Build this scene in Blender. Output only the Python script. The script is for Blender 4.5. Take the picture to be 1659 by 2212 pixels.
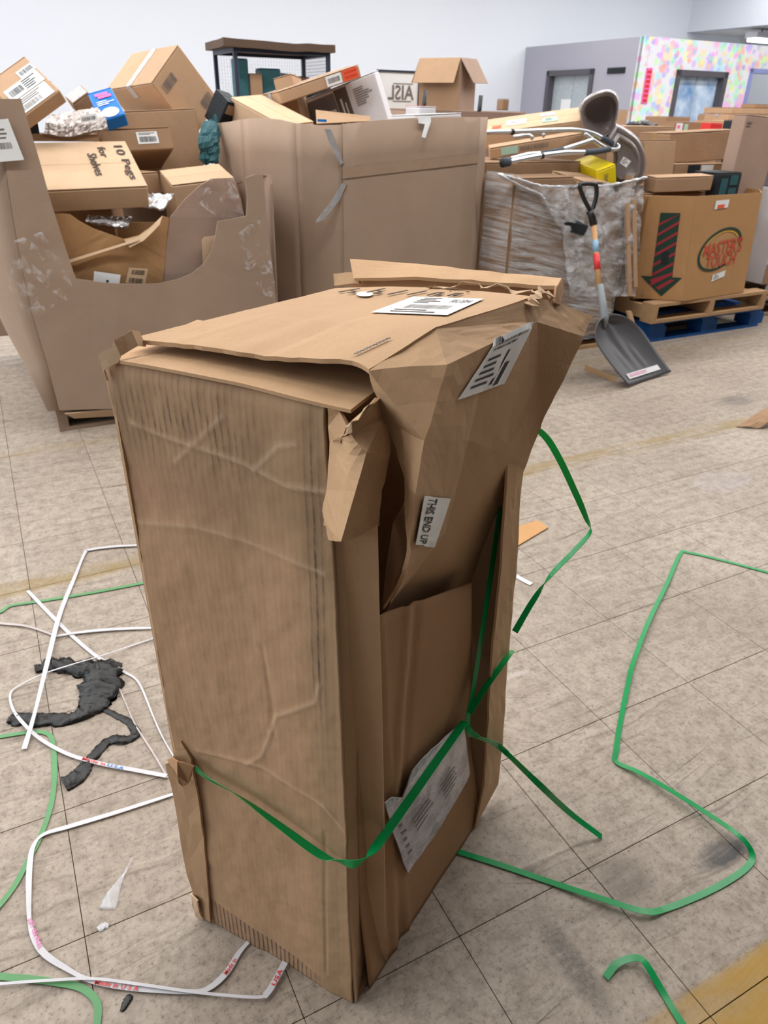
import bpy, bmesh, math, random
import numpy as np
from mathutils import Vector, Matrix, noise

for o in list(bpy.data.objects): bpy.data.objects.remove(o)
random.seed(7); rng = np.random.default_rng(7)
SC = bpy.context.scene; COL = SC.collection

# ------------------------------------------------------------------ camera
FPX = 1574.0; TH = math.radians(28.9); RO = math.radians(1.15); H0 = 1.325
_F = np.array([0, math.cos(TH), -math.sin(TH)]); _u0 = np.array([0, math.sin(TH), math.cos(TH)]); _r0 = np.array([1., 0, 0])
_R = _r0*math.cos(RO)+_u0*math.sin(RO); _U = -_r0*math.sin(RO)+_u0*math.cos(RO)
CAM = np.array([0, 0, H0])
cam_d = bpy.data.cameras.new('camera'); cam = bpy.data.objects.new('camera', cam_d); COL.objects.link(cam)
cam.matrix_world = Matrix(((_R[0], _U[0], -_F[0], 0), (_R[1], _U[1], -_F[1], 0), (_R[2], _U[2], -_F[2], H0), (0, 0, 0, 1)))
cam_d.sensor_fit = 'VERTICAL'; cam_d.sensor_height = 36.0; cam_d.lens = 36.0*FPX/2212.0
cam_d.clip_start = 0.02; cam_d.clip_end = 100
cam_d.dof.use_dof = True; cam_d.dof.focus_distance = 0.95; cam_d.dof.aperture_fstop = cam_d.lens/2.2
SC.camera = cam

# ------------------------------------------------------------------ light and exposure
w = bpy.data.worlds.new('world'); SC.world = w; w.use_nodes = True
bg = w.node_tree.nodes['Background']; bg.inputs[0].default_value = (0.93, 0.96, 1.0, 1); bg.inputs[1].default_value = 0.12
SC.view_settings.view_transform = 'Standard'; SC.view_settings.look = 'None'; SC.view_settings.gamma = 1
SC.view_settings.use_curve_mapping = False; SC.view_settings.exposure = 0.33
SC.cycles.max_bounces = 5; SC.cycles.diffuse_bounces = 3; SC.cycles.glossy_bounces = 2; SC.cycles.transmission_bounces = 3; SC.cycles.transparent_max_bounces = 8
CEIL = 4.4; LAMP_W = 50.0; WIN_W = 230.0
AZ = math.radians(62.2)
eB = np.array([math.sin(AZ), math.cos(AZ), 0]); eA = np.array([-math.cos(AZ), math.sin(AZ), 0]); eZ = np.array([0, 0, 1.])
def BA(b, a, z=0): return eB*b+eA*a+eZ*z
LAMPS = [(b, a) for b in (-4.5, -1.5, 1.5, 4.5, 7.5, 10.5, 13.2) for a in (2.0, 5.1, 8.2, 11.3)]  # last column along b is added, to brighten the far wall
for b, a in LAMPS:
    ld = bpy.data.lights.new('tube_light', 'AREA'); ld.shape = 'RECTANGLE'; ld.size = 2.3; ld.size_y = 0.28
    ld.energy = LAMP_W; ld.color = (1.0, 0.985, 0.96)
    lo = bpy.data.objects.new('tube_light', ld); COL.objects.link(lo)
    lo.location = BA(b, a, CEIL-0.13); lo.rotation_euler = (0, 0, math.pi/2-AZ)

wl_d = bpy.data.lights.new('window_daylight', 'AREA'); wl_d.shape = 'RECTANGLE'; wl_d.size = 11.0; wl_d.size_y = 2.9; wl_d.energy = WIN_W; wl_d.color = (0.86, 0.94, 1.0)
wlo = bpy.data.objects.new('window_daylight', wl_d); COL.objects.link(wlo)
wlo.matrix_world = Matrix(((eA[0], 0, -eB[0], 0), (eA[1], 0, -eB[1], 0), (0, 1, 0, 0), (0, 0, 0, 1)))
wlo.matrix_world.translation = Vector(BA(-5.9, 5.0, 2.15))

# ------------------------------------------------------------------ pixel helpers (a pixel gives a direction; a real plane gives the distance)
def ray(x, y): return _F+_R*(x-829.5)/FPX-_U*(y-1106)/FPX
def G(x, y, z=0):
    d = ray(x, y); return CAM+d*((z-H0)/d[2])
def PP(x, y, o, n):
    d = ray(x, y); return CAM+d*(((o-CAM)@n)/(d@n))
def PA(x, y, a): return PP(x, y, eA*a, eA)
def PB(x, y, b): return PP(x, y, eB*b, eB)
c0 = G(775, 2175); c1 = G(430, 1975); c2 = G(1040, 1765); c3 = c1+c2-c0
e1 = (c1-c0)/np.linalg.norm(c1-c0); e2 = (c2-c0)/np.linalg.norm(c2-c0)
nl = np.array([e1[1], -e1[0], 0]); nl = nl*-np.sign(nl@e2)
nr = np.array([e2[1], -e2[0], 0]); nr = nr*-np.sign(nr@e1)
def LP(x, y, off=0): return PP(x, y, c0+nl*off, nl)
def RP(x, y, off=0): return PP(x, y, c0+nr*off, nr)

# ------------------------------------------------------------------ materials
def S(r, g, b):
    f = lambda c: (c/255/12.92) if c/255 <= .04045 else ((c/255+.055)/1.055)**2.4
    return (f(r), f(g), f(b), 1)
class NT:
    def __init__(s, name):
        s.m = bpy.data.materials.new(name); s.m.use_nodes = True; s.t = s.m.node_tree; s.bsdf = s.t.nodes['Principled BSDF']
    def put(s, sock, v):
        if hasattr(v, 'is_output') or isinstance(v, bpy.types.NodeSocket): s.t.links.new(v, sock)
        else: sock.default_value = v
    def n(s, typ, ins=None, out=0, **kw):
        nd = s.t.nodes.new(typ)
        for k, v in kw.items(): setattr(nd, k, v)
        for k, v in (ins or {}).items(): s.put(nd.inputs[k], v)
        return nd.outputs[out]
    def math(s, op, a, b=0.0, c=None, clamp=False):
        nd = s.t.nodes.new('ShaderNodeMath'); nd.operation = op; nd.use_clamp = clamp
        s.put(nd.inputs[0], a); s.put(nd.inputs[1], b)
        if c is not None: s.put(nd.inputs[2], c)
        return nd.outputs[0]
    def dot(s, v, d, off=0.0):
        nd = s.t.nodes.new('ShaderNodeVectorMath'); nd.operation = 'DOT_PRODUCT'; s.put(nd.inputs[0], v); nd.inputs[1].default_value = tuple(d)
        return s.math('SUBTRACT', nd.outputs['Value'], off)
    def pos(s): return s.n('ShaderNodeNewGeometry', out='Position')
    def obj(s): return s.n('ShaderNodeTexCoord', out='Object')
    def xyz(s, x, y, z=0.0): return s.n('ShaderNodeCombineXYZ', {0: x, 1: y, 2: z})
    def noise(s, v, scale, detail=4, rough=.6, dist=0.0): return s.n('ShaderNodeTexNoise', {'Vector': v, 'Scale': scale, 'Detail': detail, 'Roughness': rough, 'Distortion': dist}, out='Fac')
    def ramp(s, f, lo, hi): return s.n('ShaderNodeMapRange', {'Value': f, 'From Min': lo, 'From Max': hi}, clamp=True)
    def mix(s, f, a, b, mode='MIX'):
        nd = s.t.nodes.new('ShaderNodeMix'); nd.data_type = 'RGBA'; nd.blend_type = mode
        s.put(nd.inputs['Factor'], f); s.put(nd.inputs[6], a); s.put(nd.inputs[7], b); return nd.outputs[2]
    def band(s, v, lo, hi, soft): return s.math('MULTIPLY', s.ramp(v, lo-soft, lo+soft), s.ramp(v, hi+soft, hi-soft))
    def bump(s, h, strength, dist=.01):
        s.put(s.bsdf.inputs['Normal'], s.n('ShaderNodeBump', {'Height': h, 'Strength': strength, 'Distance': dist}))
    def fin(s, col, rough=.8, spec=.3, metal=0.0):
        s.put(s.bsdf.inputs['Base Color'], col); s.put(s.bsdf.inputs['Roughness'], rough)
        s.bsdf.inputs['Specular IOR Level'].default_value = spec; s.bsdf.inputs['Metallic'].default_value = metal
        return s.m
def dark(c, k): return (c[0]*k, c[1]*k, c[2]*k, 1)

def card_mat(name, c, flute=(0, 0, 1), dirt=.25, sat=None):
    """kraft board: blotchy tone, fine fibre, faint flute lines along one direction"""
    t = NT(name); p = t.obj()
    big = t.noise(p, 3.0, 3, .6); fine = t.noise(p, 260, 2, .7); mid = t.noise(p, 28, 3, .65)
    rnd = t.n('ShaderNodeObjectInfo', out='Random')
    col = t.mix(t.ramp(big, .3, .7), dark(c, 1.06), dark(c, .93))
    col = t.mix(t.math('MULTIPLY', t.ramp(fine, .45, .75), .18), col, dark(c, .6))
    col = t.mix(t.math('MULTIPLY', t.ramp(mid, .55, .8), dirt), col, dark((c[0], c[1]*.95, c[2]*.9), .62))
    hs = t.n('ShaderNodeHueSaturation', {'Value': t.math('MULTIPLY_ADD', rnd, .14, .93), 'Color': col})
    t.bump(mid, .16, .004)
    return t.fin(hs, t.math('MULTIPLY_ADD', mid, .15, .68), .22)

def plain(name, c, rough=.6, spec=.3, metal=0.0, nz=0.0, scale=20, bump=0.0, coat=0.0):
    t = NT(name); p = t.obj(); f = t.noise(p, scale, 4)
    col = t.mix(t.math('MULTIPLY', t.ramp(f, .35, .7), nz), c, dark(c, .55))
    if bump: t.bump(f, bump, .01)
    t.bsdf.inputs['Coat Weight'].default_value = coat
    return t.fin(col, rough, spec, metal)

M = {}
M['hero'] = card_mat('hero_board', S(190, 155, 120), dirt=.10)
M['heroin'] = card_mat('hero_board_inside', S(170, 132, 98), dirt=.12)
M['gay'] = card_mat('bin_board', S(164, 141, 123), dirt=.06)
M['gay2'] = card_mat('bin_board_pinkish', S(166, 141, 126), dirt=.06)
M['kraft'] = card_mat('kraft_board', S(186, 153, 123))
M['kraftL'] = card_mat('light_kraft_board', S(206, 176, 145))
M['kraftD'] = card_mat('dark_kraft_board', S(156, 125, 98))
M['ochre'] = card_mat('ochre_board', S(178, 138, 97))
M['mt'] = card_mat('produce_bin_board', S(182, 140, 97), dirt=.08)
M['white'] = plain('white_paper', S(232, 234, 236), .55, .3, nz=.06)
M['whitebox'] = plain('white_coated_board', S(222, 222, 228), .45, .4, nz=.08, scale=6)
M['ink'] = plain('black_ink', S(44, 42, 44), .7)
M['inkfade'] = plain('faded_ink', S(120, 112, 108), .7)
M['marker'] = plain('marker_pen', S(60, 48, 42), .7)
M['red'] = plain('red_print', S(205, 60, 45), .6)
M['redtape'] = plain('red_sticker', S(214, 58, 58), .4)
M['blue'] = plain('blue_print', S(30, 120, 205), .35, nz=.15)
M['pink'] = plain('pink_print', S(235, 110, 175), .5)
M['yellow'] = plain('yellow_board', S(236, 212, 20), .45, .4, nz=.08)
M['green_tag'] = plain('mint_label', S(170, 205, 190), .6)
M['orange'] = plain('orange_label', S(232, 96, 62), .55)
M['blk'] = plain('black_plastic', S(28, 29, 32), .38, .5)
M['dark'] = plain('dark_goods', S(38, 44, 50), .6, nz=.3)
M['teal'] = plain('teal_goods', S(52, 100, 108), .5, nz=.4)
M['greyprint'] = plain('grey_print', S(128, 124, 134), .5, nz=.5, scale=9)
M['brownprint'] = plain('brown_print', S(98, 90, 84), .5)
M['alu'] = plain('brushed_aluminium', S(214, 218, 222), .28, .5, metal=.85, nz=.08)
M['tub'] = plain('taupe_glossy_plastic', S(128, 117, 114), .16, .6, nz=.1, coat=.6)
M['tubin'] = plain('taupe_plastic_inside', S(126, 114, 112), .3, .5)
M['wood'] = card_mat('pallet_wood', S(176, 142, 106), dirt=.5)
M['woodgrey'] = card_mat('weathered_pallet_wood', S(142, 122, 104), dirt=.5)
M['bluewood'] = plain('blue_pallet_paint', S(26, 82, 150), .6, .3, nz=.55, scale=16)
M['handle'] = plain('shovel_handle_wood', S(196, 150, 104), .5, nz=.25, scale=30)
M['shovel'] = plain('grey_poly_scoop', S(78, 78, 82), .42, .5, nz=.15, bump=.05)
M['shovelgrey'] = plain('grey_socket', S(128, 132, 136), .5)
M['wall'] = plain('painted_wall', S(210, 215, 225), .75, .2, nz=.02, scale=1.2)
M['grey'] = plain('grey_painted_wall', S(164, 164, 178), .7, nz=.04, scale=2)
M['frame'] = plain('dark_door_frame', S(86, 84, 92), .5)
M['bluefr'] = plain('periwinkle_door_frame', S(142, 152, 205), .5)
M['darkwall'] = plain('bounce_cutting_dark', S(92, 88, 86), .9, nz=.2)  # dark tone made up to cut light bounced off the unseen front wall
M['ceil'] = plain('ceiling_paint', S(225, 226, 228), .85, nz=.03)
M['navy'] = plain('navy_steel', S(40, 48, 66), .45, .5)
M['scrapboard'] = card_mat('hardboard_scrap', S(198, 152, 104), dirt=.1)
M['bubble'] = plain('bubble_foil', S(196, 186, 182), .22, .6, metal=.35, nz=.4, scale=26, bump=.9)
M['rubbergrey'] = plain('dark_grey_rubber', S(66, 74, 84), .6)

def strap_mat(name, c, rough=.28, trans=.15):
    t = NT(name); p = t.obj(); f = t.noise(p, 14, 3)
    return (t.bump(t.noise(p, 300, 2), .1, .001), t.fin(t.mix(t.math('MULTIPLY', t.ramp(f, .3, .75), .35), c, dark(c, .6)), rough, .55))[1]
def translucent(m, k):
    nt = m.node_tree; p = nt.nodes['Principled BSDF']; tr = nt.nodes.new('ShaderNodeBsdfTranslucent'); mx = nt.nodes.new('ShaderNodeMixShader'); mx.inputs[0].default_value = k
    nt.links.new(p.inputs['Base Color'].links[0].from_socket, tr.inputs[0]); nt.links.new(p.outputs[0], mx.inputs[1]); nt.links.new(tr.outputs[0], mx.inputs[2]); nt.links.new(mx.outputs[0], nt.nodes['Material Output'].inputs[0]); return m
M['gstrap'] = strap_mat('green_strap', S(6, 186, 104))
translucent(M['gstrap'], .45)
M['gworn'] = strap_mat('worn_green_strap', S(84, 148, 92), .4)
M['wstrap'] = strap_mat('white_strap', S(206, 205, 210), .3)
M['wworn'] = strap_mat('dusty_white_strap', S(188, 178, 176), .4)

def film_mat(name, cov=.45, streak=(1, 8), tint=(235, 236, 240), seed=0.0, base=.05, lo=.42):
    """clear stretch film: mostly see-through, white on bunches and painted crinkle highlights"""
    t = NT(name); p = t.pos()
    b = t.dot(p, eB); z = t.dot(p, eZ); a = t.dot(p, eA)
    skew = t.math('MULTIPLY_ADD', b, .22, z)
    v = t.xyz(t.math('MULTIPLY', b, 5.0*streak[0]), t.math('MULTIPLY', skew, 8.0*streak[1]), t.math('ADD', a, seed))
    f = t.noise(v, 1.0, 6, .68, .6); g = t.noise(p, 5.0, 3, .5)
    fac = t.math('MULTIPLY', t.ramp(f, lo, .8), t.ramp(g, .25, .62))
    fac = t.math('MULTIPLY_ADD', fac, cov*1.6, base, clamp=True)
    t.bump(f, .8, .02)
    t.fin(S(*tint), .18, .6)
    tr = t.t.nodes.new('ShaderNodeBsdfTransparent'); mx = t.t.nodes.new('ShaderNodeMixShader')
    t.put(mx.inputs[0], fac); t.t.links.new(tr.outputs[0], mx.inputs[1]); t.t.links.new(t.bsdf.outputs[0], mx.inputs[2])
    t.t.links.new(mx.outputs[0], t.t.nodes['Material Output'].inputs[0])
    return t.m
M['film'] = film_mat('stretch_film', .62)
M['film2'] = film_mat('bunched_stretch_film', .78, (1.4, 1.0), seed=9.0)
M['tape_glints'] = film_mat('clear_tape', .5, (3.5, 2.2), seed=3.0, base=.0, lo=.52)  # tape's crinkle highlights put into the colour as white streaks

# hero side panel: kraft with scuffed flute marks, rubbed dirt and creases, in the panel's own coordinates
def hero_side():
    t = NT('hero_side_board'); p = t.pos()
    s = t.dot(p, e1, float(c0@e1)); z = t.dot(p, eZ); c = S(184, 149, 117)
    big = t.noise(p, 5.0, 5, .6); fine = t.noise(p, 320, 3, .7); mid = t.noise(p, 40, 4, .65)
    col = t.mix(t.ramp(big, .3, .7), dark(c, 1.05), dark(c, .92))
    col = t.mix(t.math('MULTIPLY', t.ramp(fine, .45, .75), .16), col, dark(c, .62))
    col = t.mix(t.math('MULTIPLY', t.band(s, .02, .075, .02), .38), col, S(128, 112, 84))   # rubbed greenish dirt by the corner
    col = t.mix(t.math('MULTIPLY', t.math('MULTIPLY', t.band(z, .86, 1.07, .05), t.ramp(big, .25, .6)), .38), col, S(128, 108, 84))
    col = t.mix(t.math('MULTIPLY', t.math('MULTIPLY', t.band(z, .87, .93, .03), t.ramp(s, .12, .3)), .3), col, S(186, 138, 118))
    fl = t.ramp(t.math('SINE', t.math('MULTIPLY', s, 2*math.pi/.0092)), .05, .85)
    n2 = t.noise(t.xyz(t.math('MULTIPLY', s, 60), t.math('MULTIPLY', z, 24)), 1.0, 4, .7)
    m1 = t.math('MULTIPLY', t.band(s, .13, .335, .035), t.band(z, .955, 1.052, .03))
    m1 = t.math('MULTIPLY', m1, t.ramp(n2, .36, .66))
    m2 = t.math('MULTIPLY', t.math('MULTIPLY', t.band(s, .047, .068, .006), t.band(z, .62, 1.03, .06)), t.ramp(n2, .3, .62))
    m3 = t.math('MULTIPLY', t.math('MULTIPLY', t.band(s, .09, .31, .03), t.math('LESS_THAN', z, t.math('MULTIPLY_ADD', s, .2, .012))), t.ramp(n2, .2, .5))
    ink = t.math('MAXIMUM', t.math('MULTIPLY', m1, .72), t.math('MAXIMUM', t.math('MULTIPLY', m2, .8), t.math('MULTIPLY', m3, .8)))
    col = t.mix(t.math('MULTIPLY', ink, t.math('MULTIPLY_ADD', fl, .8, .2)), col, S(74, 62, 58))
    wr_ = t.n('ShaderNodeAttribute', out='Fac', attribute_name='wear')
    col = t.mix(t.math('MULTIPLY', wr_, .42), col, S(206, 178, 152))
    t.bump(t.math('ADD', t.math('MULTIPLY', mid, .6), t.math('MULTIPLY', t.math('SINE', t.math('MULTIPLY', s, 2*math.pi/.0092)), .05)), .22, .004)
    return t.fin(col, .74, .22)
M['heroside'] = hero_side()

# floor: worn vinyl tiles, scratches running one way, scuffs and worn yellow lines
def floor_mat():
    t = NT('worn_vinyl_tile'); p = t.pos(); b = t.dot(p, eB); a = t.dot(p, eA)
    v = t.xyz(b, a)
    big = t.noise(v, 1.3, 4, .55); mot = t.noise(v, 26, 4, .7); spk = t.noise(v, 95, 4, .78)
    c = S(176, 163, 149)
    col = t.mix(t.ramp(big, .3, .7), dark(c, 1.04), S(156, 143, 130))
    col = t.mix(t.math('MULTIPLY', t.ramp(mot, .42, .68), .6), col, S(118, 105, 93))
    col = t.mix(t.math('MULTIPLY', t.ramp(spk, .52, .7), .7), col, S(72, 62, 54))
    col = t.mix(t.math('MULTIPLY', t.ramp(spk, .42, .3), .55), col, S(192, 181, 168))
    tile = t.n('ShaderNodeTexWhiteNoise', {'Vector': t.xyz(t.math('FLOOR', t.math('DIVIDE', t.math('SUBTRACT', b, TB0), TILE)), t.math('FLOOR', t.math('DIVIDE', t.math('SUBTRACT', a, TA0), TILE)))}, out='Value')
    col = t.mix(t.math('MULTIPLY', tile, .16), col, S(112, 100, 90))
    wob = t.noise(v, 2.0, 3)
    st1 = t.noise(t.xyz(t.math('MULTIPLY', b, 2.2), t.math('MULTIPLY', t.math('ADD', a, t.math('MULTIPLY', wob, .12)), 46)), 1.0, 5, .7)
    st2 = t.noise(t.xyz(t.math('MULTIPLY', t.math('MULTIPLY_ADD', a, .16, b), 1.2), t.math('MULTIPLY', t.math('MULTIPLY_ADD', b, -.16, a), 120)), 1.0, 3, .6)
    st3 = t.noise(t.xyz(t.math('MULTIPLY', t.math('MULTIPLY_ADD', a, -.5, b), 1.6), t.math('MULTIPLY', t.math('MULTIPLY_ADD', b, .5, a), 130)), 1.0, 3, .6)
    col = t.mix(t.math('MULTIPLY', t.ramp(st1, .56, .74), .75), col, S(84, 73, 64))
    col = t.mix(t.math('MULTIPLY', t.ramp(st1, .42, .28), .5), col, S(190, 180, 168))
    col = t.mix(t.math('MULTIPLY', t.ramp(st2, .66, .74), .8), col, S(62, 53, 46))
    col = t.mix(t.math('MULTIPLY', t.ramp(st3, .69, .76), .65), col, S(68, 58, 50))
    # worn yellow floor lines
    wear = t.ramp(t.noise(t.xyz(t.math('MULTIPLY', b, 4), t.math('MULTIPLY', a, 16)), 1.0, 5, .65), .36, .58)
    y1 = t.math('MULTIPLY', t.math('MULTIPLY', t.band(a, 2.135, 2.225, .012), wear), .62)
    y2 = t.math('MULTIPLY', t.math('MULTIPLY', t.band(a, .255, .371, .006), t.ramp(b, .62, .8)), t.math('MULTIPLY_ADD', wear, .35, .6))
    y3 = t.math('MULTIPLY', t.math('MULTIPLY', t.band(a, 3.22, 3.30, .012), wear), .3)
    col = t.mix(y1, col, S(140, 116, 58)); col = t.mix(y3, col, S(146, 124, 74)); col = t.mix(y2, col, S(166, 128, 40))
    # scuffs with their own shapes
    for (x, y, rb, ra, k, cc) in [(1565, 1840, .075, .03, .9, (48, 47, 52)), (1240, 2085, .028, .10, .55, (70, 66, 62)), (1135, 1885, .03, .012, .6, (40, 34, 32)), (1350, 1900, .06, .05, .45, (66, 56, 48)),
                                  (1590, 865, .10, .07, .5, (84, 80, 82)), (1560, 1040, .16, .09, .25, (178, 172, 178)), (1075, 1470, .10, .014, .45, (196, 190, 184))]:
        g = G(x, y); gb, ga = float(g@eB), float(g@eA)
        d = t.math('SQRT', t.math('ADD', t.math('POWER', t.math('DIVIDE', t.math('SUBTRACT', b, gb), rb), 2.0), t.math('POWER', t.math('DIVIDE', t.math('SUBTRACT', a, ga), ra), 2.0)))
        d = t.math('ADD', d, t.math('MULTIPLY', t.math('SUBTRACT', mot, .5), 1.6))
        hatch = t.ramp(st1 if rb > ra else spk, .3, .55)
        col = t.mix(t.math('MULTIPLY', t.math('MULTIPLY', t.ramp(d, 1.15, .6), k), t.math('MULTIPLY_ADD', hatch, .5, .5)), col, S(*cc))
    t.bump(st2, .12, .003)
    return t.fin(col, t.math('MULTIPLY_ADD', mot, .35, .34), .4)
TILE = .305; TB0 = .202; TA0 = .632
M['floor'] = floor_mat()
M['joint'] = plain('dark_joint', S(92, 83, 74), .9)

def floral():
    t = NT('handprint_mural'); p = t.pos(); v = t.xyz(t.dot(p, eB), t.dot(p, eZ))
    col = S(226, 230, 240)
    for sc, thr, seed, k in ((3.4, .42, 0.0, .6), (4.4, .38, 7.3, .65), (5.6, .38, 3.1, .6), (6.2, .36, 21.3, .65), (7.0, .33, 11.7, .7)):
        vo = t.t.nodes.new('ShaderNodeTexVoronoi'); vo.inputs['Scale'].default_value = sc; vo.inputs['Randomness'].default_value = 1.0
        nd = t.t.nodes.new('ShaderNodeVectorMath'); nd.operation = 'ADD'; t.put(nd.inputs[0], v); nd.inputs[1].default_value = (seed, seed*.7, 0)
        t.put(vo.inputs['Vector'], nd.outputs[0])
        d = t.math('ADD', vo.outputs['Distance'], t.math('MULTIPLY', t.math('SUBTRACT', t.noise(nd.outputs[0], 22, 3), .5), .5))
        sep = t.n('ShaderNodeSeparateColor', {0: vo.outputs['Color']})
        hue = t.n('ShaderNodeCombineColor', {0: sep, 1: .62, 2: .92}, mode='HSV')
        col = t.mix(t.math('MULTIPLY', t.ramp(d, thr+.05, thr-.09), k), col, hue)
    return t.fin(col, .6, .3)
M['floral'] = floral()
def glass_mat():
    t = NT('frosted_door_film'); p = t.pos(); f = t.noise(p, 3.5, 5, .6); g = t.noise(p, 30, 3)
    t.bump(g, .3, .01)
    return t.fin(t.mix(t.ramp(f, .32, .66), S(110, 150, 200), S(205, 224, 246)), .3, .5)
M['glass'] = glass_mat()
def glass2():
    t = NT('frosted_grey_glass'); p = t.pos(); g = t.noise(p, 40, 3)
    return t.fin(t.mix(t.ramp(g, .35, .7), S(158, 170, 178), S(186, 196, 202)), .35, .5)
M['glassg'] = glass2()
lm = NT('lit_tube'); lm.bsdf.inputs['Emission Color'].default_value = (1, 1, .95, 1); lm.bsdf.inputs['Emission Strength'].default_value = 6.0; lm.fin(S(255, 255, 250), .4); M['lit'] = lm.m; lm.m.cycles.emission_sampling = 'NONE'
def bag_mat():
    t = NT('black_bag_film'); p = t.obj(); f = t.noise(p, 45, 5, .65)
    t.bump(f, .5, .012); return t.fin(S(8, 8, 11), .26, .5)
M['bag'] = bag_mat()

# ------------------------------------------------------------------ mesh helpers
def link(name, me, mat, parent=None, label=None, cat=None, group=None, kind=None):
    o = bpy.data.objects.new(name, me); COL.objects.link(o)
    if mat is not None and not me.materials: me.materials.append(M[mat] if isinstance(mat, str) else mat)
    if parent is not None: o.parent = parent
    tag(o, label, cat, group, kind); return o
def tag(o, label=None, cat=None, group=None, kind=None):
    if label: o['label'] = label
    if cat: o['category'] = cat
    if group: o['group'] = group
    if kind: o['kind'] = kind
    return o
def empty(name, loc=(0, 0, 0), label=None, cat=None, group=None, kind=None, mw=None):
    o = bpy.data.objects.new(name, None); COL.objects.link(o); o.empty_display_size = .05
    if mw is not None: o.matrix_world = mw
    else: o.location = loc
    return tag(o, label, cat, group, kind)
def inv(parent):
    """parts are given in world coordinates: undo the parent's transform (no evaluation needed)"""
    return parent.matrix_basis.inverted()
def mesh(name, vs, fs, smooth=False):
    me = bpy.data.meshes.new(name); me.from_pydata([tuple(map(float, v)) for v in vs], [], fs); me.validate(); me.update()
    if smooth:
        for p in me.polygons: p.use_smooth = True
    return me
def wpart(name, me, mat, parent=None, **kw):
    o = link(name, me, mat, parent, **kw)
    if parent is not None: o.matrix_parent_inverse = inv(parent)
    return o
def solid(o, t, off=-1):
    m = o.modifiers.new('thickness', 'SOLIDIFY'); m.thickness = t; m.offset = off; return o
def board(name, vs, fs, mat, parent=None, t=.004, sub=0, crumple=0.0, nscale=9.0, off=0, smooth=False, seed=0., **kw):
    """a sheet of board from explicit points and faces (world coordinates), optionally subdivided and buckled"""
    bm = bmesh.new(); bv = [bm.verts.new(tuple(map(float, v))) for v in vs]
    for f in fs: bm.faces.new([bv[i] for i in f])
    bmesh.ops.recalc_face_normals(bm, faces=bm.faces)
    if sub:
        bmesh.ops.triangulate(bm, faces=[f for f in bm.faces if len(f.verts) > 4])
        bmesh.ops.subdivide_edges(bm, edges=bm.edges, cuts=sub, use_grid_fill=True)
    if crumple:
        bm.normal_update()
        d = [(v, v.normal.copy()*crumple*(noise.noise(v.co*nscale+Vector((seed, seed, 0)))+.5*noise.noise(v.co*nscale*2.7))) for v in bm.verts]
        for v, k in d: v.co += k
    me = bpy.data.meshes.new(name); bm.to_mesh(me); bm.free()
    if smooth:
        for p in me.polygons: p.use_smooth = True
    o = wpart(name, me, mat, parent, **kw)
    return solid(o, t, off)
def poly(name, pts, mat, parent=None, t=.004, **kw): return board(name, pts, [list(range(len(pts)))], mat, parent, t, **kw)
def rag(pts, step=.012, amp=.003, closed=False):
    """a torn edge: a polyline split up and jittered"""
    out = []; n = len(pts)
    for i in range(n if closed else n-1):
        p, q = np.array(pts[i]), np.array(pts[(i+1) % n]); k = max(1, int(np.linalg.norm(q-p)/step))
        for j in range(k):
            r = p+(q-p)*j/k
            if j or i: r = r+rng.normal(0, amp, 3)*np.array([1, 1, .6])
            out.append(r)
    if not closed: out.append(np.array(pts[-1]))
    return out
def coons(bot, top, left, right, n=14, m=14):
    """grid between four edge polylines (bot,top run the same way; left,right run bot->top)"""
    def at(pl, t):
        pl = [np.array(p) for p in pl]; L = np.cumsum([0]+[np.linalg.norm(pl[i+1]-pl[i]) for i in range(len(pl)-1)]); s = t*L[-1]
        i = min(max(int(np.searchsorted(L, s)-1), 0), len(pl)-2); return pl[i]+(pl[i+1]-pl[i])*((s-L[i])/max(L[i+1]-L[i], 1e-9))
    P00, P10, P01, P11 = map(np.array, (bot[0], bot[-1], top[0], top[-1])); vs = []
    for j in range(m+1):
        v = j/m
        for i in range(n+1):
            u = i/n
            vs.append((1-v)*at(bot, u)+v*at(top, u)+(1-u)*at(left, v)+u*at(right, v)-((1-u)*(1-v)*P00+u*(1-v)*P10+(1-u)*v*P01+u*v*P11))
    fs = [(j*(n+1)+i, j*(n+1)+i+1, (j+1)*(n+1)+i+1, (j+1)*(n+1)+i) for j in range(m) for i in range(n)]
    return vs, fs
def boxmesh(name, d, bev=.004, c=(0, 0, 0)):
    bm = bmesh.new(); bmesh.ops.create_cube(bm, size=1)
    for v in bm.verts: v.co = Vector((v.co.x*d[0]+c[0], v.co.y*d[1]+c[1], v.co.z*d[2]+c[2]))
    if bev: bmesh.ops.bevel(bm, geom=bm.edges, offset=min(bev, min(d)*.3), segments=1, affect='EDGES')
    me = bpy.data.meshes.new(name); bm.to_mesh(me); bm.free(); return me
def join(parts):
    """several (verts, faces) lists as one mesh's data"""
    vs, fs = [], []
    for v, f in parts:
        k = len(vs); vs += list(v); fs += [[i+k for i in q] for q in f]
    return vs, fs
def slab(o, x, y, z):
    """box from a corner and three edge vectors"""
    o, x, y, z = map(np.array, (o, x, y, z))
    v = [o, o+x, o+x+y, o+y, o+z, o+x+z, o+x+y+z, o+y+z]
    return v, [(0, 3, 2, 1), (4, 5, 6, 7), (0, 1, 5, 4), (1, 2, 6, 5), (2, 3, 7, 6), (3, 0, 4, 7)]
def smoothpath(pts, n=8):
    pts = [np.array(p, float) for p in pts]; P = [2*pts[0]-pts[1]]+pts+[2*pts[-1]-pts[-2]]; out = []
    for i in range(1, len(P)-2):
        for j in range(n):
            t = j/n; a, b, c, d = P[i-1:i+3]
            out.append(.5*((2*b)+(-a+c)*t+(2*a-5*b+4*c-d)*t*t+(-a+3*b-3*c+d)*t**3))
    out.append(pts[-1]); return out
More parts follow.
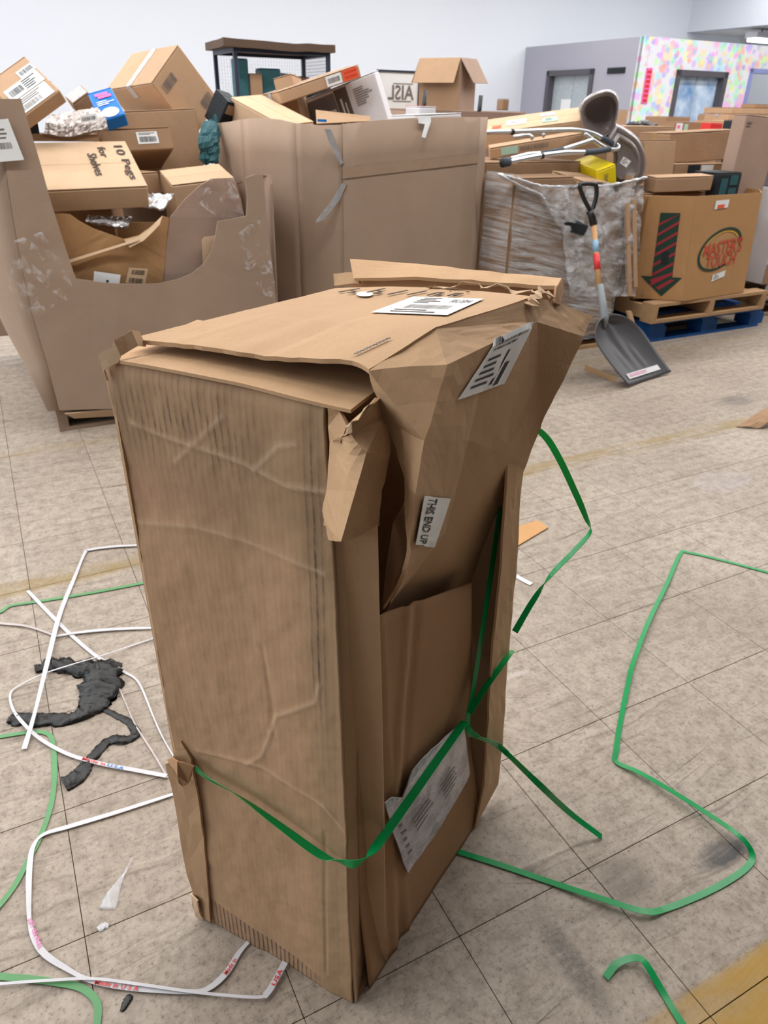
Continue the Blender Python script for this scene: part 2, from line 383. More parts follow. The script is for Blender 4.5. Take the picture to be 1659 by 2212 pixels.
def tube(pts, r, seg=10, cap=True, radii=None):
    pts = [np.array(p, float) for p in pts]; vs, fs = [], []; up = np.array([.13, .21, 1.])
    for i, p in enumerate(pts):
        d = pts[min(i+1, len(pts)-1)]-pts[max(i-1, 0)]; d = d/np.linalg.norm(d)
        x = np.cross(d, up); x /= np.linalg.norm(x); y = np.cross(x, d); rr = radii[i] if radii else r
        for k in range(seg):
            a = 2*math.pi*k/seg; vs.append(p+x*math.cos(a)*rr+y*math.sin(a)*rr)
    for i in range(len(pts)-1):
        for k in range(seg): fs.append((i*seg+k, i*seg+(k+1) % seg, (i+1)*seg+(k+1) % seg, (i+1)*seg+k))
    if cap: fs.append(tuple(range(seg))[::-1]); fs.append(tuple(range((len(pts)-1)*seg, len(pts)*seg)))
    return vs, fs
def ribbon(pts, width, side=None, thick=.0009):
    """flat strap along a path; side gives the width direction at each path point (None: lies flat)"""
    vs, fs = [], []; n = len(pts)
    for i, p in enumerate(pts):
        p = np.array(p); d = np.array(pts[min(i+1, n-1)])-np.array(pts[max(i-1, 0)]); d = d/max(np.linalg.norm(d), 1e-9)
        s = np.cross(d, eZ) if side is None else np.array(side[i]); s = s-d*(s@d); s = s/max(np.linalg.norm(s), 1e-9); nn = np.cross(s, d)
        wd = width[i] if hasattr(width, '__len__') else width
        for q in (-s*wd/2-nn*thick/2, s*wd/2-nn*thick/2, s*wd/2+nn*thick/2, -s*wd/2+nn*thick/2): vs.append(p+q)
    for i in range(n-1):
        for k in range(4): fs.append((4*i+k, 4*i+(k+1) % 4, 4*i+4+(k+1) % 4, 4*i+4+k))
    fs += [(3, 2, 1, 0), tuple(range(4*n-4, 4*n))]
    return vs, fs
_txt = {}
def text_tris(s):
    if s not in _txt:
        cu = bpy.data.curves.new('lettering', 'FONT'); cu.body = s; cu.resolution_u = 2; cu.offset = .016; cu.fill_mode = 'FRONT'
        o = bpy.data.objects.new('lettering', cu); COL.objects.link(o)
        dg = bpy.context.evaluated_depsgraph_get(); me = bpy.data.meshes.new_from_object(o.evaluated_get(dg))
        v = np.array([tuple(q.co)[:2] for q in me.vertices]); f = [tuple(p.vertices) for p in me.polygons]
        bpy.data.objects.remove(o); bpy.data.curves.remove(cu); bpy.data.meshes.remove(me)
        v = (v-v.min(0))/(v.max(0)-v.min(0)); _txt[s] = (v, f)
    return _txt[s]
def bil(q, u, v):
    """q = TL,TR,BR,BL ; u to the right, v down"""
    TL, TR, BR, BL = map(np.array, q); return (1-v)*((1-u)*TL+u*TR)+v*((1-u)*BL+u*BR)
def qn(q):
    n = np.cross(np.array(q[1])-np.array(q[0]), np.array(q[3])-np.array(q[0])); n = -n/np.linalg.norm(n); return n
def printed(q, items, lift=.0012):
    """flat print on a quad: rects (u0,u1,v0,v1) and texts (string,u0,u1,v0,v1) as one list of faces"""
    vs, fs = [], []; n = qn(q)*lift
    for it in items:
        k = len(vs)
        if isinstance(it[0], str):
            v, f = text_tris(it[0]); u0, u1, v0, v1 = it[1:5]
            vs += [bil(q, u0+(u1-u0)*p[0], v1+(v0-v1)*p[1])+n for p in v]; fs += [[i+k for i in g] for g in f]
        else:
            u0, u1, v0, v1 = it
            vs += [bil(q, a, b)+n for a, b in ((u0, v1), (u1, v1), (u1, v0), (u0, v0))]; fs.append([k, k+1, k+2, k+3])
    return vs, fs
def bars(u0, u1, v0, v1, n=14):
    out = []; u = u0
    while u < u1:
        ww = (u1-u0)/n*random.choice((.25, .4, .6)); out.append((u, min(u+ww, u1), v0, v1)); u += ww+(u1-u0)/n*random.choice((.3, .45))
    return out
def lines(u0, u1, v0, v1, n=4):
    return [(u0, u0+(u1-u0)*random.uniform(.5, 1), v0+(v1-v0)*(i+.15)/n, v0+(v1-v0)*(i+.55)/n) for i in range(n)]
def sticker(parent, q, mat='white', prints=(), name='label', lift=.002, thick=.0006, label=None, pm='ink'):
    """a stuck-on label with its print as a sub-part (world coordinates, slightly proud of the face)"""
    n = qn(q); q = [np.array(p)+n*lift for p in q]
    v, f = slab(q[3]-n*thick, q[2]-q[3], n*thick, q[0]-q[3])
    v = [q[3]-n*thick, q[2]-n*thick, q[1]-n*thick, q[0]-n*thick, q[3], q[2], q[1], q[0]]
    f = [(4, 5, 6, 7), (3, 2, 1, 0), (0, 1, 5, 4), (1, 2, 6, 5), (2, 3, 7, 6), (3, 0, 4, 7)]
    o = wpart(name, mesh(name, v, f), mat, parent, label=label)
    if prints:
        vv, ff = printed(q, prints, .0008); pr = link('print', mesh('print', vv, ff), pm, o); pr.matrix_parent_inverse = inv(parent) if parent is not None else Matrix()
        pr.matrix_parent_inverse = (parent.matrix_basis @ o.matrix_parent_inverse).inverted() if parent is not None else Matrix()
    return o

def rod(r):
    r = np.array(r, float); t = np.linalg.norm(r)
    if t < 1e-9: return np.eye(3)
    k = r/t; K = np.array([[0, -k[2], k[1]], [k[2], 0, -k[0]], [-k[1], k[0], 0]]); return np.eye(3)+math.sin(t)*K+(1-math.cos(t))*K@K
B0 = np.stack([eB, eA, eZ], 1)
def frame(c, r):
    m = rod(r)@B0
    return Matrix(((m[0][0], m[0][1], m[0][2], c[0]), (m[1][0], m[1][1], m[1][2], c[1]), (m[2][0], m[2][1], m[2][2], c[2]), (0, 0, 0, 1)))
FACES = {'F': ((-1, -1, 1), (1, -1, 1), (1, -1, -1), (-1, -1, -1)), 'U': ((-1, 1, 1), (1, 1, 1), (1, -1, 1), (-1, -1, 1)),
         'L': ((-1, 1, 1), (-1, -1, 1), (-1, -1, -1), (-1, 1, -1)), 'R': ((1, -1, 1), (1, 1, 1), (1, 1, -1), (1, -1, -1))}
def carton(name, label, c, d, r=(0, 0, 0), mat='kraft', cat='box', group=None, seam='x', tape=None, labels=(), up='U', dent=0.0):
    """a closed carton: body, two closing flaps with a seam, optional tape and labels"""
    mw = frame(c, r); body = boxmesh('carton', (d[0], d[1], d[2]-.006), .005, (0, 0, -.003))
    if dent:
        bm = bmesh.new(); bm.from_mesh(body); bmesh.ops.subdivide_edges(bm, edges=bm.edges, cuts=5, use_grid_fill=True)
        for v in bm.verts: v.co += Vector((noise.noise(v.co*7+Vector(c)), noise.noise(v.co*7+Vector((5, 1, 2))), noise.noise(v.co*6+Vector((2, 8, 1)))))*dent
        bm.to_mesh(body); bm.free()
    o = link(name, body, mat, None, label, cat, group); o.matrix_world = mw
    for s in (-1, 1):
        if seam == 'x': fm = boxmesh('flap', (d[0]-.002, d[1]/2-.002, .004), .001, (0, s*d[1]/4, d[2]/2-.002))
        else: fm = boxmesh('flap', (d[0]/2-.002, d[1]-.002, .004), .001, (s*d[0]/4, 0, d[2]/2-.002))
        link('flap', fm, mat, o)
    if tape:
        L = (d[0], .05, .0012) if seam == 'x' else (.05, d[1], .0012)
        link('tape', boxmesh('tape', L, 0, (0, 0, d[2]/2+.0012)), tape, o)
        for s in (-1, 1):
            L2, cc = ((.0012, .05, min(.07, d[2]*.5)), (s*(d[0]/2+.0012), 0, d[2]/2-min(.07, d[2]*.5)/2)) if seam == 'x' else ((.05, .0012, min(.07, d[2]*.5)), (0, s*(d[1]/2+.0012), d[2]/2-min(.07, d[2]*.5)/2))
            link('tape', boxmesh('tape', L2, 0, cc), tape, o)
    for (face, u0, u1, v0, v1, lm_, pr) in labels:
        q0 = [np.array(k)*np.array(d)/2 for k in FACES[face]]
        q = [bil(q0, a, b) for a, b in ((u0, v0), (u1, v0), (u1, v1), (u0, v1))]
        n = qn(q); q = [p+n*.003 for p in q]
        vv = [p-n*.0012 for p in q]+q; ff = [(3, 2, 1, 0)[::-1], (4, 7, 6, 5), (0, 1, 5, 4), (1, 2, 6, 5), (2, 3, 7, 6), (3, 0, 4, 7)]
        lo = link('label', mesh('label', vv, ff), lm_, o) if lm_ else None
        if pr:
            for pmat, items in pr.items():
                a, b = printed(q, items, .0012); link('print', mesh('print', a, b), pmat, lo if lo else o)
    return o

# ================================================================== THE SETTING
fl = empty('floor', (0, 0, 0), kind='structure')
v, f = slab(BA(-14, -9, -.06), eB*34, eA*26, eZ*.054)
wpart('floor_bed', mesh('floor_bed', v, f), 'joint', fl)
tm = boxmesh('floor_tile', (TILE-.0014, TILE-.0014, .006), .0005, (0, 0, -.003))
def in_view(p, pad=120):
    d = np.array(p)-CAM; k = d@_F
    if k < .05: return False
    x = 829.5+FPX*(d@_R)/k; y = 1106-FPX*(d@_U)/k
    return -pad < x < 1659+pad and 300 < y < 2212+pad*2
cells = []
for i in range(-30, 60):
    for j in range(-12, 60):
        c = BA(TB0+(i+.5)*TILE, TA0+(j+.5)*TILE, 0)
        cells.append((np.linalg.norm(c-CAM), i, j, c, in_view(c)))
near = set((i, j) for _, i, j, c, ok in sorted([q for q in cells if q[4]], key=lambda q: q[0])[:300])
far_v, far_f = [], []
for dist, i, j, c, ok in cells:
    if (i, j) in near:
        o = link('floor_tile', tm, 'floor', fl); o.location = c; o.rotation_euler = (0, 0, math.pi/2-AZ)
    else:
        g = .0007; k = len(far_v)
        far_v += [c+eB*s*(TILE/2-g)+eA*q*(TILE/2-g) for s, q in ((-1, -1), (1, -1), (1, 1), (-1, 1))]; far_f.append((k, k+1, k+2, k+3))
wpart('floor_tiles_beyond', mesh('floor_tiles_beyond', far_v, far_f), 'floor', fl, kind='stuff')

AW = 13.95
def wallslab(name, o, x, y, z, mat, kind='structure', parent=None):
    v, f = slab(o, x, y, z); return wpart(name, mesh(name, v, f), mat, parent, kind=kind)
wallslab('wall_back', BA(-14, AW, -.05), eB*34, eA*.2, eZ*(CEIL+.05), 'wall')
ceiling = wallslab('ceiling', BA(-14, -9, CEIL), eB*34, eA*23.2, eZ*.1, 'ceil')
wallslab('wall_front', BA(-6.2, -4.2, -.05), eB*26, eA*.2, eZ*(CEIL+.05), 'darkwall')  # unseen wall added to block ambient light from behind the camera
BS = 14.64
wallslab('wall_right', BA(BS, -9, 2.93), eB*.25, eA*(AW+9), eZ*(CEIL-2.93), 'wall')       # header over the opening on the right
wallslab('ceiling_lower', BA(BS+.25, -9, 2.93), eB*5, eA*(AW+9), eZ*.08, 'ceil')
wallslab('wall_far_right', BA(19.8, -9, -.05), eB*.2, eA*23, eZ*3.1, 'wall')
# ceiling lamps
for b, a in LAMPS:
    v, f = slab(BA(b-1.2, a-.15, CEIL-.1), eB*2.4, eA*.3, eZ*.1); t = wpart('strip_lamp', mesh('strip_lamp', v, f), 'whitebox', ceiling)
    v, f = tube([BA(b-1.15, a+.2, CEIL-.06), BA(b+1.15, a+.2, CEIL-.06)], .02); wpart('tube', mesh('tube', v, f), 'lit', t)
lf = empty('ceiling_lamp', BA(15.5, 12.5, 2.7), 'lit fluorescent strip lamp hanging beyond the header above the painted office', 'lamp')
v, f = slab(BA(14.95, 12.35, 2.76), eB*2.6, eA*.3, eZ*.1); wpart('housing', mesh('housing', v, f), 'whitebox', lf)
for s in (-.07, .07):
    v, f = tube([BA(14.98, 12.5+s, 2.73), BA(17.5, 12.5+s, 2.73)], .035); wpart('tube', mesh('tube', v, f), 'lit', lf)
for s in (.3, 2.2):
    v, f = tube([BA(14.95+s, 12.5, 2.86), BA(14.95+s, 12.5, 2.94)], .01, 6); wpart('hanger', mesh('hanger', v, f), 'navy', lf)

# office block in the corner: grey side, handprint mural front
OB, OA, OH = 10.335, 10.75, 2.46
off = empty('wall_office', BA(OB, OA, 0), kind='structure')
def wall_with_holes(name, o, ax, L, Hh, holes, thick, nrm, mat, parent):
    """wall sheet with rectangular openings, holes=(u0,u1,z0,z1)"""
    us = sorted({0, L, *[h[0] for h in holes], *[h[1] for h in holes]}); zs = sorted({0, Hh, *[h[2] for h in holes], *[h[3] for h in holes]}); ps = []
    for i in range(len(us)-1):
        for j in range(len(zs)-1):
            cu, cz = (us[i]+us[i+1])/2, (zs[j]+zs[j+1])/2
            if any(h[0] < cu < h[1] and h[2] < cz < h[3] for h in holes): continue
            ps.append(slab(o+ax*us[i]+eZ*zs[j], ax*(us[i+1]-us[i]), nrm*thick, eZ*(zs[j+1]-zs[j])))
    v, f = join(ps); return wpart(name, mesh(name, v, f), mat, parent)
wl_ = empty('wall_left', BA(-6.0, 3, 0), kind='structure')
wall_with_holes('window_wall', BA(-6.0, -4.2, 0), eA, 18.2, CEIL, [(3.6, 14.8, .6, 3.7)], -.2, eB, 'wall', wl_)
wall_with_holes('grey_side', BA(OB, OA, 0), eA, AW-OA, OH, [(1.09, 2.41, .0, 2.035)], .12, eB, 'grey', off)
wall_with_holes('mural_front', BA(OB, OA-.012, 0), eB, 6.0, OH, [(.86, 2.12, 0, 2.02), (2.68, 4.0, 0, 2.1)], .1, eA, 'floral', off)
v, f = slab(BA(OB+6, OA, 0), eB*.1, eA*(AW-OA), eZ*OH); wpart('office_end', mesh('office_end', v, f), 'wall', off)
def doorway(name, o, ax, nrm, w_, h_, fm, pane, fw=.09):
    d = empty(name, o, kind='structure')
    ps = [slab(o-nrm*.04, ax*fw, nrm*.16, eZ*h_), slab(o-nrm*.04+ax*(w_-fw), ax*fw, nrm*.16, eZ*h_), slab(o-nrm*.04+eZ*(h_-fw), ax*w_, nrm*.16, eZ*fw)]
    v, f = join(ps); wpart('frame', mesh('frame', v, f), fm, d)
    if pane:
        v, f = slab(o+ax*fw+nrm*.1, ax*(w_-2*fw), nrm*.02, eZ*(h_-fw)); wpart('pane', mesh('pane', v, f), pane, d)
        for k in (.5,):
            v, f = slab(o+ax*(fw+k*(w_-2*fw)-.012)+nrm*.09, ax*.024, nrm*.012, eZ*(h_-fw)); wpart('glazing_bar', mesh('glazing_bar', v, f), 'glassg', d)
    return d
doorway('door_1', BA(OB, OA+1.09, 0), eA, eB, 1.32, 2.035, 'frame', 'glassg')
doorway('door_2', BA(OB+.86, OA, 0), eB, eA, 1.26, 2.02, 'frame', 'glass')
d3 = doorway('door_3', BA(OB+2.68, OA, 0), eB, eA, 1.32, 2.1, 'bluefr', None, .07)
sh = empty('wall_shelf', BA(OB+3.2, OA+1.2, 1.75), 'white wall shelf seen through the open periwinkle doorway', 'shelf')
v, f = slab(BA(OB+2.6, OA+2.2, 1.72), eB*2, eA*.35, eZ*.05); wpart('board', mesh('board', v, f), 'whitebox', sh)
v, f = slab(BA(OB+2.6, OA+2.5, 1.4), eB*2, eA*.03, eZ*.32); wpart('bracket', mesh('bracket', v, f), 'whitebox', sh)
v, f = slab(BA(OB+2.95, OA+2.25, 1.77), eB*.42, eA*.2, eZ*.1); link('media_box', mesh('media_box', v, f), 'blk', None, 'small black box on the white shelf inside the office', 'box')
v, f = tube(smoothpath([BA(OB+3.2, OA+2.3, 1.9), BA(OB+3.4, OA+2.3, 1.93), BA(OB+3.55, OA+2.3, 1.98), BA(OB+3.7, OA+2.3, 1.96)]), .02); link('hand_tool', mesh('hand_tool', v, f), 'blk', None, 'thin black curved tool lying above the small black box in the office', 'tool')
vt = empty('wall_vent', BA(OB-.02, OA+.32, 1.94), 'black slatted vent on the grey office wall', 'vent')
v, f = slab(BA(OB-.02, OA+.32, 1.945), eA*.43, eB*.02, eZ*.09); wpart('vent_frame', mesh('vent_frame', v, f), 'blk', vt)
for k in range(3):
    v, f = slab(BA(OB-.03, OA+.34, 1.955+k*.026), eA*.39, eB*.012, eZ*.012); wpart('slat', mesh('slat', v, f), 'dark', vt)
ps_ = empty('wall_sign', BA(OB+.22, OA-.02, 1.6), 'narrow red notice on the handprint mural beside the office corner', 'sign')
v, f = slab(BA(OB+.15, OA-.028, 1.5), eB*.13, eA*.012, eZ*.52); wpart('sign_sheet', mesh('sign_sheet', v, f), 'pink', ps_)
v, f = join([slab(BA(OB+.17, OA-.032, 1.52+k*.07), eB*.09, eA*.003, eZ*.045) for k in range(7)]); wpart('print', mesh('print', v, f), 'redtape', ps_)
v, f = slab(BA(OB+.3, OA+1.55, 1.35), eA*.25, eB*.005, eZ*.24)
v, f = slab(BA(OB+.085, OA+1.75, 1.32), eA*.28, eB*.006, eZ*.24); link('door_notice', mesh('door_notice', v, f), 'white', None, 'white paper notice on the frosted glass of the grey wall door', 'notice')

# ================================================================== THE BIG BATTERED CARTON IN FRONT
hb = empty('tall_carton', c0, 'tall battered brown cardboard carton with a torn open side standing on the tiles', 'box')
# --- left face: buckled sheet with creases pressed in
LW = .343
def seg_d(p, a, b):
    p, a, b = map(np.array, (p, a, b)); t = np.clip(((p-a)@(b-a))/((b-a)@(b-a)), 0, 1); return np.linalg.norm(p-a-(b-a)*t)
def sz(x, y):
    p = LP(x, y); return ((p-c0)@e1, p[2])
creases = [([(285, 915), (340, 940), (520, 1000), (620, 1050), (730, 1065)], .0024, .005), ([(545, 1020), (600, 965), (640, 960)], .0014, .004), ([(300, 1130), (420, 1140), (520, 1170), (700, 1240)], .0012, .008),
           ([(425, 1625), (560, 1660), (700, 1745), (745, 1800)], .0018, .005), ([(580, 1590), (560, 1640), (530, 1655)], .0018, .004), ([(580, 1590), (590, 1555), (680, 1520), (690, 1480)], .0018, .004),
           ([(560, 1400), (580, 1520), (585, 1590)], -.0016, .006), ([(700, 1800), (705, 2100)], -.002, .004), ([(375, 1000), (480, 900)], .0012, .005), ([(300, 1800), (720, 2060)], .0008, .02)]
creases = [([sz(*q) for q in pl], h, w_) for pl, h, w_ in creases]
ns, nz = 120, 330
ztop = 1.065
zz, uu = np.meshgrid(np.linspace(0, ztop, nz+1), np.linspace(0, 1, ns+1), indexing='ij')
k0 = .042-.03*(1-zz/ztop)**.7
ss = k0+(LW-.003*np.sin(zz*9)-.02*(1-zz/1.06)-k0)*uu
hh_ = np.array([[.004*noise.noise(Vector((s_*9, z_*5, 0)))+.0014*noise.noise(Vector((s_*30, z_*22, 4)))+.0006*noise.noise(Vector((s_*70, z_*60, 8))) for s_, z_ in zip(r1, r2)] for r1, r2 in zip(ss, zz)])
hh_ -= .006*np.sin(np.pi*uu)*np.sin(np.pi*zz/ztop)
wear_ = np.zeros_like(ss)
for pl, hg, w_ in creases:
    d = np.full_like(ss, 9.)
    for m in range(len(pl)-1):
        a_, b_ = np.array(pl[m]), np.array(pl[m+1]); L_ = ((b_-a_)**2).sum(); t_ = np.clip(((ss-a_[0])*(b_-a_)[0]+(zz-a_[1])*(b_-a_)[1])/L_, 0, 1)
        d = np.minimum(d, np.hypot(ss-a_[0]-t_*(b_-a_)[0], zz-a_[1]-t_*(b_-a_)[1]))
    hh_ += .85*hg*np.exp(-(d/(w_*.7))**2); wear_ = np.maximum(wear_, (hg > .001)*np.exp(-(d/.0026)**2))
tp_ = zz > ztop-.02; hh_[tp_] -= ((zz-ztop+.02)**2*14)[tp_]
vs = [c0+e1*a_+nl*b_+eZ*c_ for a_, b_, c_ in zip(ss.ravel(), hh_.ravel(), zz.ravel())]
fs = [(j*(ns+1)+i, j*(ns+1)+i+1, (j+1)*(ns+1)+i+1, (j+1)*(ns+1)+i) for j in range(nz) for i in range(ns)]
lpm = mesh('left_panel', vs, fs, True); at_ = lpm.attributes.new('wear', 'FLOAT', 'POINT'); at_.data.foreach_set('value', wear_.ravel().astype(np.float32))
o = solid(wpart('left_panel', lpm, 'heroside', hb), .005, 1)
# --- corner: dark rolled strip and the light strip next to the opening
def strip(name, pa, pb, mat, n=4, **kw):
    vs = []; m = len(pa)
    for i in range(m):
        for k in range(n+1): vs.append(np.array(pa[i])+(np.array(pb[i])-np.array(pa[i]))*k/n)
    fs = [(i*(n+1)+k, i*(n+1)+k+1, (i+1)*(n+1)+k+1, (i+1)*(n+1)+k) for i in range(m-1) for k in range(n)]
    return board(name, vs, fs, mat, hb, **kw)
zs = np.linspace(0, 1, 40)
def curve_px(pts, ys, fn):
    xs = [p[0] for p in pts]; yy = [p[1] for p in pts]; return [fn(np.interp(y, yy, xs), y) for y in ys]
cA = curve_px([(706, 1130), (716, 1466), (740, 1740), (756, 2010), (768, 2166)], list(np.linspace(1130, 2164, 40)), lambda x, y: LP(x, y, -.003))
cB = curve_px([(738, 1130), (757, 1466), (780, 1740), (790, 2010), (791, 2170)], list(np.linspace(1130, 2146, 40)), lambda x, y: RP(x, y, -.030))
cC = curve_px([(816, 1130), (820, 1330), (824, 1466), (829, 1740), (833, 2010), (838, 2100)], list(np.linspace(1130, 2086, 40)), lambda x, y: RP(x, y, .004 if y < 1900 else .004-.004*(y-1900)/186))
for L_ in (cA, cB, cC): L_[-1] = np.array([L_[-1][0], L_[-1][1], .003])
strip('corner_strip', cA, cB, 'hero', crumple=.0012, nscale=25, t=.003)
strip('edge_strip', cB, cC, 'hero', crumple=.0016, nscale=18, t=.003)
v_ = [LP(700, 1135, 0), RP(738, 1135, -.012), RP(818, 1135, 0), RP(824, 1000, -.01), RP(760, 960, -.012), LP(716, 955, 0)]
poly('corner_patch', v_, 'hero', hb)
poly('corner_cap', rag([LP(711, 881, -.001), LP(717, 958, -.001), RP(742, 953, -.008), RP(752, 915, -.010), LP(737, 889, -.004)], .008, .0012), 'hero', hb)
# --- recessed panel on the right-hand side with its ribs
L2 = float(np.linalg.norm(c2-c0)); nu, nv = 40, 44; vs = []
for j in range(nv+1):
    v0 = j/nv
    for i in range(nu+1):
        u = i/nu; s0_ = .035; ztp = .775-(.775-.655)*u; z = ztp*v0; s = s0_+(L2-.006-.15*z-s0_)*u
        off_ = -.024*min(1, z/.25)-.001
        off_ += .004*math.exp(-((s-(.115+.05*z))/.007)**2)-.004*math.exp(-((s-(.135+.06*z))/.008)**2)+.003*math.exp(-((s-(.06+.10*(1-z)))/.006)**2)+.003*noise.noise(Vector((s*10, z*7, 3)))
        vs.append(c0+e2*s+nr*off_+eZ*z)
fs = [(j*(nu+1)+i, j*(nu+1)+i+1, (j+1)*(nu+1)+i+1, (j+1)*(nu+1)+i) for j in range(nv) for i in range(nu)]
solid(wpart('recessed_panel', mesh('recessed_panel', vs, fs, True), 'heroin', hb), .004, -1)
# --- right flange and its return
ya = list(np.linspace(960, 1720, 28))
fa = curve_px([(1098, 960), (1090, 1090), (1078, 1260), (1062, 1400), (1050, 1600), (1040, 1765)], ya, lambda x, y: RP(x, y, .004))
fb = curve_px([(1134, 960), (1122, 1085), (1112, 1250), (1095, 1420), (1085, 1600), (1070, 1720)], ya, lambda x, y: RP(x, y, -.004))
fb[-1] = c2+eZ*.004+nr*-.002; fa[-1] = c0+e2*(L2-.035)+eZ*.004
strip('right_flange', fa, fb, 'hero', crumple=.002, nscale=20, t=.004)
# --- hidden far sides
hz = 1.055
poly('back_panel', [c2-nr*.006, c3-nr*.0, c3+eZ*hz, c2-nr*.006+eZ*hz], 'hero', hb, t=.005)
poly('far_panel', [c1-e1*.008, c3-e1*.004, c3-e1*.004+eZ*hz, c1-e1*.004+eZ*hz], 'hero', hb, t=.005)
poly('bottom_panel', [c0+eZ*.004+(c3-c0)*.03, c1+eZ*.004+(c2-c1)*.03, c3+eZ*.004-(c3-c0)*.03, c2+eZ*.004-(c2-c1)*.03], 'heroin', hb, t=.004)
# upper part of the right side behind the hanging flap (only the far end still stands)
#poly('upper_rail', [c0+e2*(L2-.05)+eZ*.76-nr*.01, c2+eZ*.76-nr*.01, c2+eZ*hz-nr*.012, c0+e2*(L2-.03)+eZ*hz-nr*.012], 'heroin', hb, t=.004)
# --- inner top flap under the lid
fr = [LP(232, 777, .0), LP(380, 803, .002), LP(530, 833, 0), LP(640, 862, .001), LP(713, 879, 0), LP(738, 890, -.002)]
fr[-1] = c0+e1*.010+eZ*1.064
bk = [p-nl*.16+eZ*.010 for p in fr]
v, f = coons(fr, bk, [fr[0], bk[0]], [fr[-1], bk[-1]], 30, 14)
board('inner_top_flap', v, f, 'hero', hb, t=.004, crumple=.0008, nscale=14)
# --- lid
ld = rag([LP(285, 735, -.03), LP(420, 752, -.03), LP(520, 765, -.028), LP(600, 776, -.03), LP(700, 779, -.03), LP(765, 784, -.03), RP(797, 803, -.002)], .012, .0012)
bkl = [G(725, 626, 1.083), G(840, 622, 1.088), G(1000, 628, 1.09), RP(1150, 645, .002)]
v, f = coons(ld, bkl, [ld[0], G(500, 682, 1.086), bkl[0]], [ld[-1], RP(870, 757, .004), RP(940, 712, .006), RP(1050, 678, .004), bkl[-1]], 46, 30)
lid = board('lid', v, f, 'hero', hb, t=.005, crumple=.0010, nscale=12)
# --- side flap bulging out and tucking back in, with its flared end
FV = [(797, 803, -.002), (940, 712, .004), (1150, 645, .002), (963, 790, .046), (1060, 742, .030), (1156, 696, .016), (915, 950, .062), (897, 1062, .062), (838, 910, .004), (878, 1030, .040),
      (884, 1190, .040), (862, 1262, .004), (826, 1325, -.070), (1000, 1305, -.085), (1088, 1118, -.050), (1135, 1000, .0), (1168, 912, .022), (1164, 800, .018), (1196, 652, .006), (1278, 684, .040),
      (1257, 728, .046), (1215, 820, .044), (1010, 950, .022), (960, 1150, -.026)]
FW = [RP(*q) for q in FV]
FF = [(0, 1, 3), (0, 3, 6), (0, 6, 8), (8, 6, 7, 9), (1, 2, 5), (1, 5, 4), (1, 4, 3), (3, 4, 22, 6), (4, 5, 17, 22), (17, 16, 15, 22), (22, 15, 14, 23), (6, 22, 23, 7), (7, 23, 10), (7, 10, 9), (23, 12, 11, 10), (23, 14, 13), (23, 13, 12),
      (2, 18, 5), (18, 19, 20), (18, 20, 5), (5, 20, 21, 17), (17, 21, 16)]
flap = board('side_flap', FW, FF, 'hero', hb, t=.005, sub=5, crumple=.0022, nscale=24)
cu = [RP(882, 1075, .018), RP(885, 1190, .012), RP(862, 1262, -.004), RP(828, 1316, -.032), RP(836, 1235, -.055), RP(852, 1130, -.04)]
poly('flap_curl', cu, 'heroin', hb, t=.004)
# --- torn corner piece folded over the front corner
TV = [(717, 955, .002, 'L'), (757, 939, .006, 'R'), (749, 923, .004, 'R'), (813, 859, .0, 'R'), (827, 899, .002, 'R'), (843, 975, .018, 'R'), (821, 1058, .016, 'R'), (813, 1132, .006, 'R'), (765, 1160, .012, 'R'), (737, 1169, .016, 'R'),
      (713, 1165, .003, 'L'), (701, 1118, .004, 'L'), (707, 1058, .004, 'L'), (789, 979, .022, 'R'), (768, 1060, .026, 'R')]
TW = [(LP if q[3] == 'L' else RP)(*q[:3]) for q in TV]
board('torn_corner', TW, [(0, 1, 13, 14), (1, 2, 3, 4, 13), (4, 5, 13), (13, 5, 6, 14), (14, 6, 7, 8), (14, 8, 9), (14, 9, 10, 11, 12), (14, 12, 0)], 'hero', hb, t=.004, sub=3, crumple=.0022, nscale=40)
rg = rag([LP(716, 955, .002), RP(750, 940, .004), RP(752, 920, .004), RP(815, 862, .0)], .01, .002)
strip('torn_edge', rg, [p+nr*.005+eZ*.004+rng.normal(0, .0015, 3) for p in rg], 'kraftL', n=1, t=.001)
# ragged back-left corner of the top
rg = rag([LP(222, 790, .004), LP(219, 768, .006), LP(250, 735, -.004), LP(282, 712, -.02), LP(300, 716, -.03)], .008, .002)
strip('torn_rim', rg, [p-eZ*.018+e1*-.006+rng.normal(0, .001, 3) for p in rg], 'kraftL', n=2, t=.002)
# --- back flap standing up behind the lid
BK = c2+e2*.035
def KP(x, y, off=0): return PP(x, y, BK+e2*off, e2)
v = [KP(757, 562, .03), KP(905, 574, .032), KP(1060, 590, .03), KP(1213, 604, .03), KP(1205, 622, .0), KP(1050, 612, .0), KP(900, 602, -.004), KP(765, 603, -.004)]
board('back_flap', v, [(0, 1, 6, 7), (1, 2, 5, 6), (2, 3, 4, 5)], 'hero', hb, t=.006, sub=4, crumple=.002, nscale=20)
board('back_flap_rear', [v[0]+e2*.004, v[3]+e2*.004, KP(1213, 655, .03), KP(757, 640, .03)], [(0, 1, 2, 3)], 'heroin', hb, t=.004)
poly('back_stub', rag([KP(722, 592, .012), KP(775, 588, .012), KP(778, 612, .004), KP(724, 618, .004)], .012, .001), 'hero', hb, t=.005)
poly('back_corner', [KP(1213, 604, .03), KP(1216, 625, .02), KP(1208, 660, -.02), KP(1196, 655, -.03), KP(1200, 620, -.01)], 'heroin', hb, t=.004)
rg = rag([G(930, 621, 1.093), G(1010, 616, 1.097), G(1080, 620, 1.097), G(1145, 628, 1.097), G(1168, 634, 1.1)], .012, .003)
strip('torn_back_edge', rg, [p-e2*.012+eZ*.002+rng.normal(0, .003, 3) for p in rg], 'kraftL', n=1, t=.0015)
